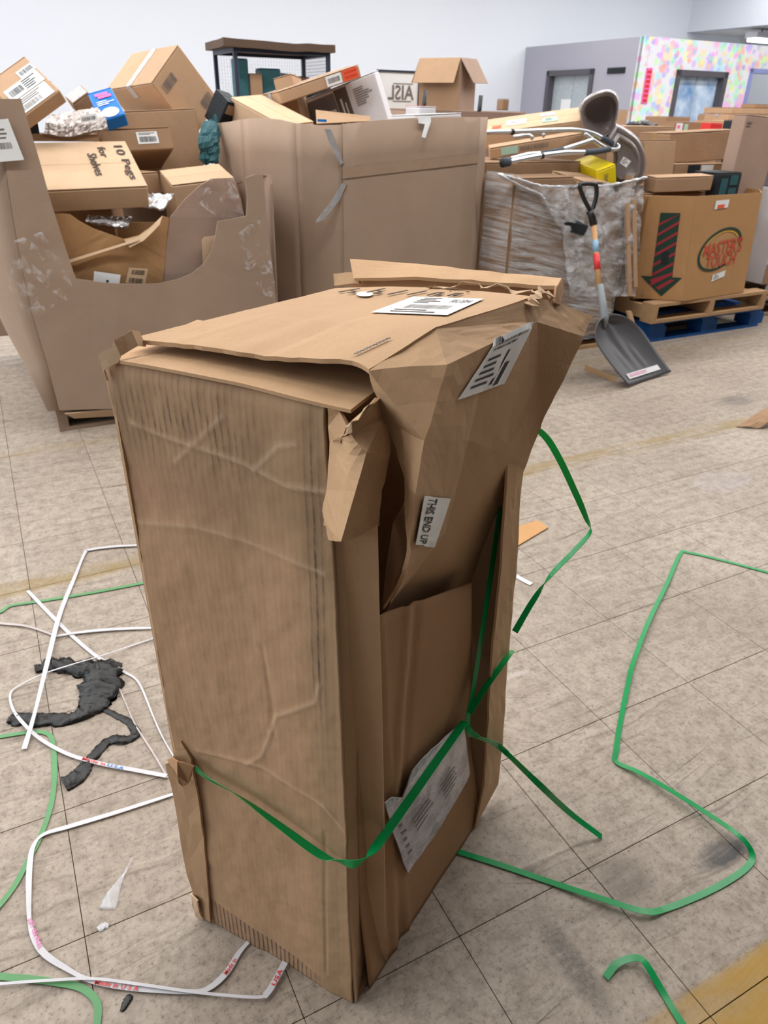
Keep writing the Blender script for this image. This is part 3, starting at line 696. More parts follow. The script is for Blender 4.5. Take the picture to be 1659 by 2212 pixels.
rg = rag([RP(1130, 655, .004), RP(1150, 640, .002), RP(1165, 622, -.004), RP(1180, 632, -.006)], .007, .003)
strip('torn_tuft', rg, [p+nr*.01-eZ*.004+rng.normal(0, .003, 3) for p in rg], 'kraftL', n=1, t=.0015)
# --- torn strip at the lower left edge
TS = [LP(392, 1600, .0), LP(372, 1640, .008), LP(358, 1650, .012), LP(375, 1715, .006), LP(398, 1850, .002), LP(416, 1925, .004), LP(430, 1978, .0), LP(456, 1990, .003), LP(448, 1880, .004), LP(438, 1780, .004), LP(424, 1690, .003), LP(414, 1640, .002)]
board('torn_side_strip', TS, [(0, 1, 2, 3, 10, 11), (3, 4, 9, 10), (4, 5, 8, 9), (5, 6, 7, 8)], 'hero', hb, t=.004, sub=3, crumple=.003, nscale=30)
poly('torn_curl', rag([LP(362, 1640, .014), LP(385, 1642, .02), LP(418, 1655, .014), LP(412, 1690, .016), LP(392, 1700, .022), LP(385, 1672, .026)], .01, .002, True), 'heroin', hb, t=.003)
poly('foot_tuft', rag([LP(412, 1930, .006), LP(428, 1945, .012), LP(438, 1985, .006), LP(424, 1978, .008)], .012, .0015, True), 'kraftL', hb, t=.003)
# --- tape over the lower left panel
tq = [LP(424, 1632, .006), LP(560, 1668, .004), LP(742, 1808, .006), LP(745, 1850, .006), LP(600, 1770, .004), LP(432, 1668, .006)]
M['browntape'] = plain('tan_tape', S(166, 132, 94), .42, .4, nz=.15, scale=30)
# --- labels on the lid and flap: cast onto the real sheets
from mathutils.bvhtree import BVHTree
def tree(o, off=None):
    return BVHTree.FromPolygons([tuple(v.co) for v in o.data.vertices], [tuple(p.vertices) for p in o.data.polygons])
def hit(tr, x, y, lift):
    d = Vector(ray(x, y)).normalized(); h = tr.ray_cast(Vector(CAM), d)
    if h[0] is None: h = tr.find_nearest(Vector(G(x, y, 1.09)))
    n = h[1] if h[1].dot(d) < 0 else -h[1]
    return np.array(h[0]+n*lift)
def decal(tr, q, name, mat, prints, lift=.0042, n=10, label=None, pm='ink', parent=None, curve=None):
    """label laid on a sheet: q are its corners TL,TR,BR,BL as seen; a grid and its print follow the sheet"""
    q3 = [np.array((x, y, 0.)) for x, y in q]
    vs = [hit(tr, *bil(q3, i/n, j/n)[:2], lift) for j in range(n+1) for i in range(n+1)]
    fs = [(j*(n+1)+i, (j+1)*(n+1)+i, (j+1)*(n+1)+i+1, j*(n+1)+i+1) for j in range(n) for i in range(n)]
    o = solid(wpart(name, mesh(name, vs, fs), mat, hb, label=label), .0005, 1)
    vv, ff = [], []
    for it in prints:
        k = len(vv)
        if isinstance(it[0], str):
            v, f = text_tris(it[0]); u0, u1, v0, v1 = it[1:5]; P_ = [(u0+(u1-u0)*p[0], v1+(v0-v1)*p[1]) for p in v]; F_ = f
        else:
            u0, u1, v0, v1 = it; m = max(1, int((u1-u0)*8)); P_ = [(u0+(u1-u0)*a/m, v0 if b else v1) for b in (0, 1) for a in range(m+1)]
            F_ = [(a, a+1, m+2+a, m+1+a) for a in range(m)]
        vv += [hit(tr, *bil(q3, *p)[:2], lift+.0012) for p in P_]; ff += [[i+k for i in g] for g in F_]
    if vv:
        pr = link('print', mesh('print', vv, ff), pm, o); pr.matrix_parent_inverse = (hb.matrix_basis@o.matrix_parent_inverse).inverted()
    return o
def pen(tr, segs, name, mat, w_, lift=.0052, label=None):
    st = []
    for sg_ in segs:
        P_ = [hit(tr, *(np.array(sg_[i])*(1-t)+np.array(sg_[i+1])*t), lift) for i in range(len(sg_)-1) for t in (0, .33, .66)]+[hit(tr, *sg_[-1], lift)]
        st.append(ribbon(P_, w_, thick=.0006))
    v, f = join(st); return wpart(name, mesh(name, v, f), mat, hb, label=label)
TLID = tree(lid); TFLAP = tree(flap)
decal(TLID, [(893, 648), (1045, 653), (966, 689), (802, 682)], 'label', 'white', [('RUSH', .66, .93, .12, .3)]+lines(.2, .6, .06, .4, 4)+bars(.25, .85, .48, .7, 26)+lines(.2, .8, .76, .98, 2), label='white shipping label on the lid', pm='inkfade')
dq = [hit(TLID, 788+18*math.cos(a), 643+5.2*math.sin(a), .0052) for a in np.linspace(0, 2*math.pi, 26)[:-1]]
wpart('dot_sticker', mesh('dot_sticker', dq, [tuple(range(25))]), 'white', hb)
pen(TLID, [[(733, 639), (748, 636), (777, 631)], [(752, 640), (762, 641), (768, 637), (760, 636)], [(793, 640), (808, 636), (831, 631)], [(806, 641), (816, 642), (824, 637), (815, 636)], [(838, 644), (880, 635)], [(880, 645), (921, 636)], [(923, 646), (945, 640), (959, 640), (940, 646), (955, 646)], [(968, 647), (985, 642), (999, 642), (980, 647)], [(971, 637), (975, 637)], [(1008, 638), (1013, 639)]], 'pen_marks', 'marker', .0034, label='black pen marks on the lid')
pen(TLID, [[(766+6.8*k, 774-3.2*k), (775+7.0*k, 773-3.3*k)] for k in range(11)], 'scuff_marks', 'inkfade', .0026)
decal(TFLAP, [(1062, 738), (1145, 700), (1082, 826), (980, 862)], 'crumpled_label', 'white', bars(.08, .92, .03, .09, 16)+bars(.1, .7, .13, .18, 10)+lines(.12, .55, .3, .9, 5)+[(.7, .8, .55, .95), (.58, .64, .3, .9)], lift=.0048, n=14, label='crumpled white address label over the flap ridge')
decal(TFLAP, [(966, 1074), (932, 1178), (889, 1173), (907, 1069)], 'end_up_sticker', 'white', [('THIS END UP', .03, .97, .50, .86)], lift=.0048, label='white sticker reading THIS END UP')
# packing slip pouch on the recessed panel
pq = [(832, 1735), (848, 1722), (868, 1722), (890, 1668), (915, 1635), (950, 1605), (1000, 1558), (1006, 1610), (1015, 1672), (985, 1730), (935, 1810), (880, 1885), (850, 1800)]
t_ = NT('clear_pouch_with_paper'); t_.bump(t_.noise(t_.pos(), 60, 4), .5, .006); M['pouch'] = t_.fin(t_.mix(t_.ramp(t_.noise(t_.pos(), 25, 4), .4, .65), S(214, 212, 220), S(178, 174, 182)), .22, .5)
po = board('packing_slip_pouch', [RP(x, y, -.012) for x, y in pq], [list(range(len(pq)))], 'pouch', hb, t=.002, sub=3, crumple=.0025, nscale=30, label='wrinkled clear pouch with a white packing slip')
sq = [RP(925, 1650, -.008), RP(992, 1595, -.008), RP(1000, 1640, -.008), RP(935, 1715, -.008)]
pv = join([printed([RP(880, 1780, -.007), RP(985, 1640, -.007), RP(1000, 1680, -.007), RP(905, 1840, -.007)], lines(.08, .5, .0, .5, 4)+lines(.62, .95, .1, .8, 5), .001), printed([RP(845, 1752, -.007), RP(868, 1742, -.007), RP(905, 1840, -.007), RP(884, 1865, -.007)], lines(.1, .8, .1, .9, 6), .001)])
pr = link('print', mesh('print', *pv), 'inkfade', po); pr.matrix_parent_inverse = (hb.matrix_basis@po.matrix_parent_inverse).inverted()

# --- straps
def strap(name, label, pts, side=None, w_=.012, mat='gstrap', n=8, cat='strap', group=None, thick=.0009):
    P_ = smoothpath(pts, n); sd = None
    if side is not None: sd = smoothpath(side, n)
    v, f = ribbon(P_, w_, sd, thick); return wpart(name, mesh(name, v, f, False), mat, None, label=label, cat=cat, group=group)
hs = empty('green_strap', RP(1008, 1555, 0), 'green plastic strap wrapped round the tall battered carton', 'strap')
def hpart(name, pts, side, w_=.012, n=8):
    v, f = ribbon(smoothpath(pts, n), w_, smoothpath(side, n)); return wpart(name, mesh(name, v, f), 'gstrap', hs)
sA = [LP(422, 1660, .010), LP(450, 1682, .012), LP(520, 1722, .012), LP(600, 1780, .012), LP(690, 1845, .013), LP(735, 1862, .014), LP(765, 1866, .014), RP(793, 1852, .012), RP(815, 1825, .012), RP(865, 1755, .006), RP(935, 1655, .002), RP(1004, 1558, -.004)]
hpart('wrap', sA, w_=.016, side=[eZ+e1*.1, eZ*1+nl*.3, eZ*.8+nl*.6, eZ*.5+nl*.9, eZ*.35+nl, eZ*.9+nl*.3, eZ, eZ*.8+nr*.5, eZ*.3+nr*1, eZ*.25+nr, eZ*.25+nr, eZ*.3+nr])
hpart('upright_run', [RP(1082, 1090, -.03), RP(1067, 1195, -.022), RP(1053, 1290, -.014), RP(1036, 1400, -.012), RP(1022, 1490, -.008), RP(1010, 1555, -.004), RP(1014, 1580, .004), RP(1030, 1592, .01)], [e2+nr*.2]*6+[e2*.7+eZ*.5, eZ*.6+nr*.7], .0135)
hpart('thin_run', [RP(1014, 1540, -.004), RP(1045, 1490, .004), RP(1092, 1425, .012), RP(1105, 1405, -.01)], [nr+eZ*.3]*4)
hpart('loose_tail', [RP(1030, 1592, .01), RP(1072, 1608, .012), RP(1100, 1632, .02), G(1160, 1690, .22), G(1230, 1755, .08), G(1300, 1808, .004)], [eZ*.6+nr*.7, eZ*.8+nr*.3, eZ+e2*.4, eZ+e2*.8, e2+eZ*.3, e2])
def Yp(x, y, Y): d = ray(x, y); return CAM+d*Y/d[1]
X_ = np.array([1., 0, 0])
hpart('sprung_end', [Yp(1120, 905, 1.10), Yp(1172, 937, 1.12), Yp(1205, 985, 1.14), Yp(1240, 1058, 1.16), Yp(1266, 1118, 1.17), Yp(1275, 1148, 1.17), Yp(1240, 1190, 1.14), Yp(1192, 1240, 1.10), Yp(1150, 1300, 1.06), Yp(1112, 1365, 1.03)],
      [X_, X_, X_, X_, X_*.8+np.array([0, .7, 0]), np.array([0, 1., 0]), np.array([.2, 1, .2]), np.array([.3, 1, 0.2]), X_+np.array([0, .4, 0]), X_], .0115)
def gl(pts, z=.003): return [G(x, y, zz if len(q) > 2 else z) for q in pts for x, y, zz in [(q+(z,))[:3]]]
fz = lambda pts, z=.003: [G(q[0], q[1], q[2] if len(q) > 2 else z) for q in pts]
strap('green_strap', 'long green strap looping over the tiles past the grey scuff mark', fz([(985, 1838), (1080, 1868), (1180, 1902), (1290, 1938, .01), (1390, 1968, .012), (1440, 1962), (1520, 1930), (1580, 1898), (1618, 1868), (1624, 1842, .006), (1600, 1808, .02), (1540, 1765, .02), (1450, 1708, .016), (1380, 1668, .01), (1332, 1646), (1331, 1620), (1340, 1560), (1356, 1480, .008), (1368, 1430, .012), (1400, 1345, .012), (1440, 1262, .008), (1470, 1196), (1490, 1194), (1560, 1210), (1659, 1236), (1740, 1256)]), w_=.0125)
strap('green_strap', 'short hooked piece of green strap lying by the yellow floor paint', fz([(1308, 2112), (1332, 2082, .008), (1362, 2070, .012), (1385, 2072, .014), (1402, 2092, .012), (1430, 2140), (1460, 2190), (1500, 2250)]), w_=.0125)
strap('green_strap', 'faded green strap running along the worn yellow line beside the carton', fz([(-60, 1345), (0, 1322), (25, 1308), (90, 1298), (200, 1280), (330, 1255), (470, 1225)]), w_=.012, mat='gworn')
strap('green_strap', 'dusty green strap curving off past the black bag film', fz([(-70, 1600), (0, 1591), (60, 1582), (98, 1583), (113, 1600), (118, 1660), (112, 1730), (90, 1800), (60, 1860), (20, 1930), (-60, 2020)]), w_=.011, mat='gworn')
strap('green_strap', 'dull green strap end crossing under the printed white straps', fz([(-60, 2100), (0, 2109), (60, 2114), (120, 2122), (170, 2132), (200, 2152), (212, 2180), (205, 2240)]), w_=.012, mat='gworn')
WS = []
def wstrap(label, pts, w_=.012, mat='wstrap', prints=(), z=.004):
    n_ = (len(pts)-1)*8+1; ww = w_ if hasattr(w_, '__len__') else [w_*(.62+.38*abs(math.sin(k*.11+len(pts)))) for k in range(n_)]
    if hasattr(w_, '__len__') and len(w_) < n_: ww = list(np.interp(np.linspace(0, 1, n_), np.linspace(0, 1, len(w_)), w_))
    o = strap('white_strap', label, fz(pts, z), w_=ww, mat=mat)
    for (s_, p, q, hgt, pm) in prints:
        A_, B_ = G(p[0], p[1], z+.002), G(q[0], q[1], z+.002); d = (B_-A_)/np.linalg.norm(B_-A_); s = np.cross(d, eZ)
        qq = [A_-s*hgt/2, B_-s*hgt/2, B_+s*hgt/2, A_+s*hgt/2]
        vv, ff = printed(qq, [(s_, 0, 1, 0, 1)], .0006); wpart('print', mesh('print', vv, ff), pm, o)
    return o
wstrap('broad white strap bent at a corner beside the black bag film', [(470, 1160), (400, 1170), (330, 1176), (250, 1180), (195, 1187), (183, 1195), (160, 1250), (128, 1330), (100, 1440, .024), (75, 1540, .018), (52, 1618)], .0135, z=.006)
wstrap('white strap lying slantwise under the broad bent strap', [(60, 1276), (100, 1318), (150, 1368), (205, 1415), (235, 1432), (270, 1452), (300, 1475), (330, 1545), (350, 1590), (385, 1652), (400, 1680)], [.010, .011, .010, .009, .006, .0035, .003, .003], z=.004)
wstrap('dusty white strap with faded red print reaching the carton edge', [(-40, 1340), (0, 1346), (60, 1353), (125, 1375), (160, 1390), (130, 1374), (200, 1364), (345, 1356)][:4], .010, 'wworn', z=.005)
wstrap('white strap with a faded red print pointing at the carton above the black film', [(120, 1374), (170, 1366), (230, 1360), (290, 1357), (345, 1355), (430, 1345)], .012, 'wstrap', z=.006)
wstrap('white strap with red lettering looping round the black bag film', [(430, 1350), (348, 1374), (280, 1396), (220, 1416, .022), (150, 1437, .03), (90, 1457, .02), (40, 1482), (22, 1500), (28, 1532), (50, 1562, .016), (90, 1598), (150, 1630), (220, 1650), (290, 1663), (360, 1676)], [.004, .004, .004, .004, .004, .005, .006, .008, .009, .0095, .0105, .0105], z=.006,
       prints=[('Made in', (178, 1638), (228, 1651), .008, 'redtape'), ('U.S.A', (232, 1652), (268, 1660), .008, 'blue')])
wstrap('thin edge-on white strap running down to the torn carton edge', [(248, 1466), (270, 1515), (292, 1565), (330, 1625), (362, 1680)], .004, 'wworn', z=.004)
wstrap('white strap with red lettering curling from the carton round the bare tiles', [(378, 1714), (250, 1755), (150, 1785), (95, 1802), (72, 1828), (64, 1870), (62, 1930), (64, 1990), (75, 2030), (98, 2062), (140, 2090), (190, 2116), (260, 2130), (340, 2138), (420, 2142), (455, 2132), (490, 2100), (515, 2060), (536, 2035)], .011, z=.005,
       prints=[('LIFT OR PULL', (64, 1985), (88, 2048), .0075, 'pink'), ('Made in U S A', (205, 2121), (300, 2136), .008, 'redtape'), ('Made in', (486, 2104), (508, 2071), .008, 'redtape')])
wstrap('edge-on white strap with red and blue letters by the carton bottom', [(-60, 2128), (0, 2125), (100, 2118), (200, 2114), (300, 2126), (420, 2143), (500, 2151), (560, 2154), (578, 2144), (596, 2115), (616, 2078)], [.005]*60+[.011]*100, z=.009,
       prints=[('USA', (590, 2128), (607, 2094), .008, 'redtape')])
v, f = ribbon(smoothpath(fz([(1108, 1240), (1125, 1250), (1148, 1262)])), .016, thick=.002); link('foam_strip', mesh('foam_strip', v, f), 'white', None, 'small white foam strip on the tiles behind the carton', 'scrap')

# --- black bag film, torn scraps
def lump(pts, widths, hgt, seed, seg=16, fold=.35):
    P_ = smoothpath(pts, 10); W_ = np.interp(np.linspace(0, 1, len(P_)), np.linspace(0, 1, len(widths)), widths); vs, fs = [], []; n = len(P_)
    for i, p in enumerate(P_):
        d = P_[min(i+1, n-1)]-P_[max(i-1, 0)]; d = d/np.linalg.norm(d); s = np.cross(d, eZ); s /= np.linalg.norm(s)
        for k in range(seg):
            a = 2*math.pi*k/seg; nn = noise.noise(Vector((i*.22+seed, math.cos(a)*1.6, math.sin(a)*1.6)))+.7*noise.noise(Vector((i*.6+seed, math.cos(a)*4, seed)))
            r = 1+fold*nn; q = p+s*math.cos(a)*W_[i]/2*r+eZ*max(0, math.sin(a)*hgt*W_[i]*(1+.8*nn)+.001)
            q[2] = max(q[2], .0015); vs.append(q)
    for i in range(n-1):
        for k in range(seg): fs.append((i*seg+k, i*seg+(k+1) % seg, (i+1)*seg+(k+1) % seg, (i+1)*seg+k))
    fs += [tuple(range(seg))[::-1], tuple(range((n-1)*seg, n*seg))]
    return vs, fs
bgo = empty('torn_black_bag', G(200, 1480), 'torn twist of black bag film lying among the white straps', 'bag film')
v, f = lump(fz([(76, 1448), (115, 1438), (160, 1445), (205, 1450), (235, 1445)], 0), [.03, .05, .055, .07, .055], .3, 1); wpart('upper_twist', mesh('upper_twist', v, f, True), 'bag', bgo)
v, f = lump(fz([(228, 1435), (222, 1470), (212, 1505), (190, 1535), (160, 1552), (110, 1558), (60, 1556), (25, 1552)], 0), [.075, .10, .095, .06, .04, .042, .045, .04], .22, 5); wpart('lower_twist', mesh('lower_twist', v, f, True), 'bag', bgo)
v, f = lump(fz([(165, 1550), (200, 1540), (215, 1532), (250, 1545), (280, 1562), (293, 1588), (270, 1600), (240, 1600), (215, 1620), (190, 1650), (170, 1678), (138, 1695)], 0), [.018, .014, .012, .016, .018, .022, .03, .026, .026, .026, .04, .045], .22, 9); wpart('tail', mesh('tail', v, f, True), 'bag', bgo)
v, f = lump(fz([(262, 2186), (270, 2172), (278, 2158), (284, 2150)], 0), [.006, .013, .014, .008], .15, 3, 10); link('film_scrap', mesh('film_scrap', v, f, True), 'bag', None, 'tiny scrap of black film near the printed white straps', 'scrap')
M['wrapbit'] = film_mat('clear_film_scrap', .75, (3, 3), seed=5.0)
v, f = lump(fz([(232, 1965), (250, 1920), (268, 1890), (288, 1850)], 0), [.035, .02, .006, .004], .12, 7, 10); link('film_scrap', mesh('film_scrap', v, f, True), 'wrapbit', None, 'wisp of clear film on the bare tiles left of the carton', 'scrap')
v, f = lump(fz([(212, 2010), (222, 2003), (235, 2000)], 0), [.012, .016, .01], .2, 8, 10); link('film_scrap', mesh('film_scrap', v, f, True), 'wrapbit', None, 'small crumb of clear film under the longer film wisp', 'scrap')
poly('board_scrap', [G(1100, 1190, .004), G(1184, 1140, .004), G(1162, 1124, .004), G(1100, 1143, .004)], 'scrapboard', None, t=.003, label='flat orange-brown board scrap lying behind the tall carton', cat='scrap')
pz = [G(1590, 922, .003), G(1642, 926, .003), PP(1648, 900, G(1640, 924), eA), PP(1690, 850, G(1640, 924)+eA*.05, eA), PP(1640, 885, G(1640, 924)+eA*.05, eA)]
board('corrugated_scrap', [G(1590, 922, .003), G(1618, 922, .01), G(1642, 926, .003), G(1668, 905, .05), G(1690, 862, .07), G(1640, 890, .05)], [(0, 1, 5), (1, 2, 3, 5), (3, 4, 5)], 'kraftD', None, t=.004, sub=3, crumple=.006, nscale=30, label='torn brown cardboard corner lying alone on the open floor', cat='scrap')

# ================================================================== PALLETS AND BULK BINS (a row along the floor grid)
def pallet(name, label, b0, b1, a0, a1, z0, z1, mat, blocks=False, boards=6, mat2=None):
    t = empty(name, BA((b0+b1)/2, (a0+a1)/2, z0), label, 'pallet'); h = z1-z0; bt_ = .02; m2 = mat2 or mat
    W, D_ = b1-b0, a1-a0
    def bd(nm, b, a, z, db, da, dz, m):
        v, f = slab(BA(b, a, z), eB*db, eA*da, eZ*dz); o = wpart(nm, mesh(nm, v, f), m, t); return o
    for i in range(3):
        bb = b0+(W-.10)*i/2
        if blocks:
            for j in range(3): bd('block', bb-.0 if i else bb, a0+(D_-.13)*j/2, z0+bt_, .14 if i != 1 else .15, .13, h-2*bt_-.018, mat)
        else: bd('stringer', b0+(W-.045)*i/2, a0, z0+bt_, .045, D_, h-2*bt_, mat)
    for j in range(boards):
        ww = .10; bd('deck_board', b0, a0+(D_-ww)*j/(boards-1), z1-bt_, W, ww, bt_, m2)
    for j in range(3): bd('bottom_board', b0, a0+(D_-.10)*j/2, z0, W, .10, bt_, m2)
    if blocks:
        for i in range(3): bd('cross_board', b0+(W-.12)*i/2, a0, z1-2*bt_+.001, .12, D_, .018, mat)
    return t
pallet('wooden_pallet', 'weathered wooden pallet under the bin with the scooped-out front', .12, 1.16, 3.44, 4.5, 0, .105, 'woodgrey')
pallet('wooden_pallet', 'wooden pallet under the tall plain cardboard bin', 1.36, 2.5, 3.55, 4.6, 0, .115, 'wood')
pallet('wooden_pallet', 'wooden pallet under the film-wrapped bin', 2.62, 3.55, 3.5, 4.5, 0, .115, 'wood')
pallet('blue_pallet', 'blue painted block pallet at the bottom of the produce bin stack', 3.774, 4.84, 3.44, 4.5, 0, .135, 'bluewood', True)
pallet('wooden_pallet', 'bare wooden pallet lying on the blue pallet', 3.72, 4.80, 3.40, 4.42, .137, .262, 'wood', boards=5)
pallet('wooden_pallet', 'dark wooden pallet beside the blue pallet under the appliance carton', 5.0, 6.0, 3.62, 4.6, 0, .14, 'woodgrey')

# --- bin 1, front scooped out
g1 = empty('bulk_bin', BA(.65, 3.95, .106), 'big cardboard bulk bin with a scooped-out front piled with boxes', 'bulk bin')
def A1(x, y, a=3.43): return PA(x, y, a)
fr1 = [(128, 886), (100, 780), (70, 680), (48, 580), (28, 470), (10, 350), (-14, 214), (45, 213), (60, 262), (85, 345), (108, 430), (135, 515), (158, 585), (165, 602), (205, 608), (250, 612), (300, 614), (345, 612), (385, 603), (415, 590), (440, 570), (455, 545), (464, 515), (470, 478), (500, 473), (532, 466), (534, 430), (530, 384), (552, 376), (568, 378), (578, 496), (590, 590), (597, 650), (604, 760), (610, 838), (420, 866), (245, 882)]
def frontA(x, y): return 3.43+.03*math.sin(max(0, min(1, (x-60)/550))*math.pi)*-1
board('front_wall', [PA(x, y, 3.43-.02*math.sin(max(0, min(1, (x-60)/550))*math.pi)*((y-213)/670)) for x, y in fr1], [list(range(len(fr1)))], 'gay', g1, t=.007, sub=2, crumple=.004, nscale=4)
lf_ = [PA(128, 886, 3.43), PA(100, 780, 3.43), PA(70, 680, 3.43), PA(48, 580, 3.43), PA(28, 470, 3.43), PA(10, 350, 3.43), PA(-14, 214, 3.43)]
lb_ = [PA(112, 884, 3.55), PA(62, 800, 3.62), PA(15, 715, 3.66), PA(-20, 640, 3.68), PA(-60, 540, 3.7), PA(-90, 380, 3.7), PA(-130, 205, 3.7)]
vs = []; 
for p, q in zip(lf_, lb_):
    for k in range(5): u = k/4; vs.append(p+(q-p)*u-eB*.03*math.sin(u*math.pi))
board('left_corner_wall', vs, [(i*5+k, i*5+k+1, (i+1)*5+k+1, (i+1)*5+k) for i in range(6) for k in range(4)], 'gay', g1, t=.007, smooth=True)
L0 = [lb_[0], lb_[2], lb_[4], lb_[6]]
vs = []
for p in L0:
    vs += [p, BA(p@eB-.02, 4.78, p[2])]
board('left_wall', vs, [(0, 1, 3, 2), (2, 3, 5, 4), (4, 5, 7, 6)], 'gay', g1, t=.007)
board('back_wall', [BA(-.15, 4.8, .12), BA(1.2, 4.8, .12), BA(1.22, 4.8, 1.13), BA(-.3, 4.8, 1.13)], [(0, 1, 2, 3)], 'gay', g1, t=.007)
rw = [PB(572, 345, 1.21), PB(545, 300, 1.21), PB(510, 272, 1.21), PB(470, 268, 1.21), PB(455, 285, 1.21)]
rtop = rag([PB(x, y, 1.215) for x, y in [(572, 335), (566, 352), (560, 368), (550, 384)]], .015, .004)
rw = [BA(1.2, 3.44, .12), BA(1.205, 3.44, 1.02)]+rag([BA(1.205, 3.46, 1.06), BA(1.205, 3.7, 1.02), BA(1.205, 4.0, .98), BA(1.205, 4.3, 1.0), BA(1.205, 4.8, 1.0)], .03, .004)+[BA(1.2, 4.8, .12)]
poly('right_wall', rw, 'gay2', g1, t=.007)
poly('bin_floor', [BA(.12, 3.45, .112), BA(1.18, 3.45, .112), BA(1.18, 4.78, .112), BA(.05, 4.78, .112)], 'gay', g1, t=.006)
poly('bottom_lip', [PA(140, 893, 3.42), PA(245, 884, 3.42), PA(420, 868, 3.42), PA(600, 842, 3.42), PA(600, 848, 3.44), PA(420, 880, 3.44), PA(245, 898, 3.44), PA(160, 903, 3.44)], 'kraftL', g1, t=.006)
ip = [(368, 468), (400, 430), (430, 402), (456, 386), (506, 384), (520, 430), (528, 470), (530, 640), (350, 640), (358, 540)]
board('inner_flap', [PA(x, y, 3.50) for x, y in ip], [list(range(len(ip)))], 'gay2', g1, t=.006, sub=1, crumple=.006, nscale=8)
poly('inner_tab', [PA(436, 520, 3.47), PA(441, 512, 3.47), PA(470, 508, 3.47), PA(462, 600, 3.47), PA(440, 600, 3.47)], 'kraftL', g1, t=.005)
M['tape_s'] = M['tape_glints']
for q in ([(512, 505), (560, 470), (585, 560), (600, 640), (560, 640), (535, 600)], [(455, 384), (505, 384), (520, 430), (528, 470), (470, 470), (430, 440)]):
    board('clear_tape', [PA(x, y, 3.415 if q[0][0] > 500 else 3.485) for x, y in q], [list(range(len(q)))], 'tape_glints', g1, t=.001, sub=4, crumple=.01, nscale=18)
board('clear_tape', [PA(x, y, 3.405) for x, y in [(30, 520), (90, 500), (150, 590), (160, 640), (60, 690), (20, 620)]], [list(range(6))], 'tape_glints', g1, t=.001, sub=4, crumple=.008, nscale=14)
sticker(g1, [PA(-40, 262, 3.42), PA(17, 256, 3.42), PA(52, 345, 3.415), PA(-30, 352, 3.42)], 'white', lines(.5, .9, .2, .5, 3)+bars(.45, .8, .55, .7, 8), lift=.006, pm='inkfade', label='torn white shipping label')

# --- goods in bin 1
LX = ' in the scooped-out bulk bin'
carton('shelf_carton', 'flat brown carton with handwriting 10 Pegs for Shelves'+LX, (-1.358, 3.575, 1.045), (.431, .458, .098), (.322, .145, -.013), 'kraftL', labels=[('U', .58, .93, .06, .94, None, {'marker': []})])
pc = bpy.data.objects['shelf_carton']; d = (.431, .458, .098)
def up_text(o, d, s, x, y, L, hgt):
    # letters run towards the front edge of the lid, tops pointing right
    v, f = text_tris(s); vv = [((x+p[1]*hgt), (y-p[0]*L), d[2]/2+.0035) for p in v]
    return link('handwriting', mesh('handwriting', vv, f), 'marker', o)
up_text(pc, d, '10', .150, .175, .10, .040); up_text(pc, d, 'Pegs', .145, .03, .20, .045)
up_text(pc, d, 'for', .075, .165, .11, .036); up_text(pc, d, 'Shelves', .02, .10, .22, .040)
carton('small_carton', 'brown carton with a small white barcode label tilted behind the handwritten carton', (-1.330, 4.158, 1.121), (.346, .30, .107), (-.299, -.221, .061), 'kraftD', labels=[('F', .5, .8, .2, .72, 'white', {'ink': bars(.1, .9, .4, .85, 18)+lines(.1, .9, .08, .3, 2)})])
carton('brown_carton', 'plain brown carton standing upright under the big tilted carton', BA(.93, 4.56, 1.10), (.46, .26, .40), (0, -.06, 0), 'kraft')
carton('tilted_carton', 'large brown carton tipped on its corner atop the bin pile with shiny tape', (-1.293, 4.727, 1.375), (.444, .275, .346), (.763, -.153, -1.104), 'kraft', tape='bubble', seam='y',
       labels=[('R', .12, .5, .12, .3, None, {'inkfade': bars(.0, 1, .1, .9, 12)}), ('R', .6, .9, .75, .9, None, {'inkfade': bars(0, 1, 0, 1, 10)})])
o = carton('labelled_carton', 'brown carton plastered with white shipping labels leaning at the bin corner', (-1.596, 3.653, 1.363), (.206, .06, .317), (-.659, -.941, -.257), 'kraft',
       labels=[('F', .12, .95, .38, .66, 'white', {'ink': bars(.08, .45, .25, .75, 12)+lines(.5, .95, .1, .9, 5)}), ('F', .05, .9, .68, .98, 'white', {'inkfade': lines(.05, .9, .1, .5, 3)+bars(.1, .7, .55, .9, 16)}), ('F', .6, .98, .2, .37, 'white', {'ink': bars(.1, .9, .2, .8, 10)})])
o = carton('blue_retail_box', 'bright blue retail box with pink lettering beside the big tilted carton', (-1.398, 4.086, 1.302), (.119, .06, .253), (-.869, -.679, -.218), 'blue', labels=[('F', .0, 1, .0, 1, None, {'pink': [(.22, .75, .14, .22), (.3, .85, .23, .32)], 'white': lines(.15, .9, .40, .58, 3)})])
bx_ = [bil([np.array(k)*np.array((.119, .06, .253))/2 for k in FACES['F']], .5+.36*math.cos(a), .82+.16*math.sin(a))+np.array((0, -.0025, 0)) for a in np.linspace(0, 2*math.pi, 20)[:-1]]
link('picture', mesh('picture', bx_, [tuple(range(19))]), 'whitebox', o)
carton('small_white_box', 'small carton with a white shiny top next to the blue retail box', (-1.609, 4.306, 1.338), (.095, .102, .07), (.704, .252, -1.378), 'kraftD', labels=[('U', .05, .95, .05, .95, 'bubble', {})])
carton('kraft_offcut_box', 'low brown box under the small white-topped box', (-1.60, 4.36, 1.22), (.16, .14, .12), (.1, .1, .2), 'kraft')
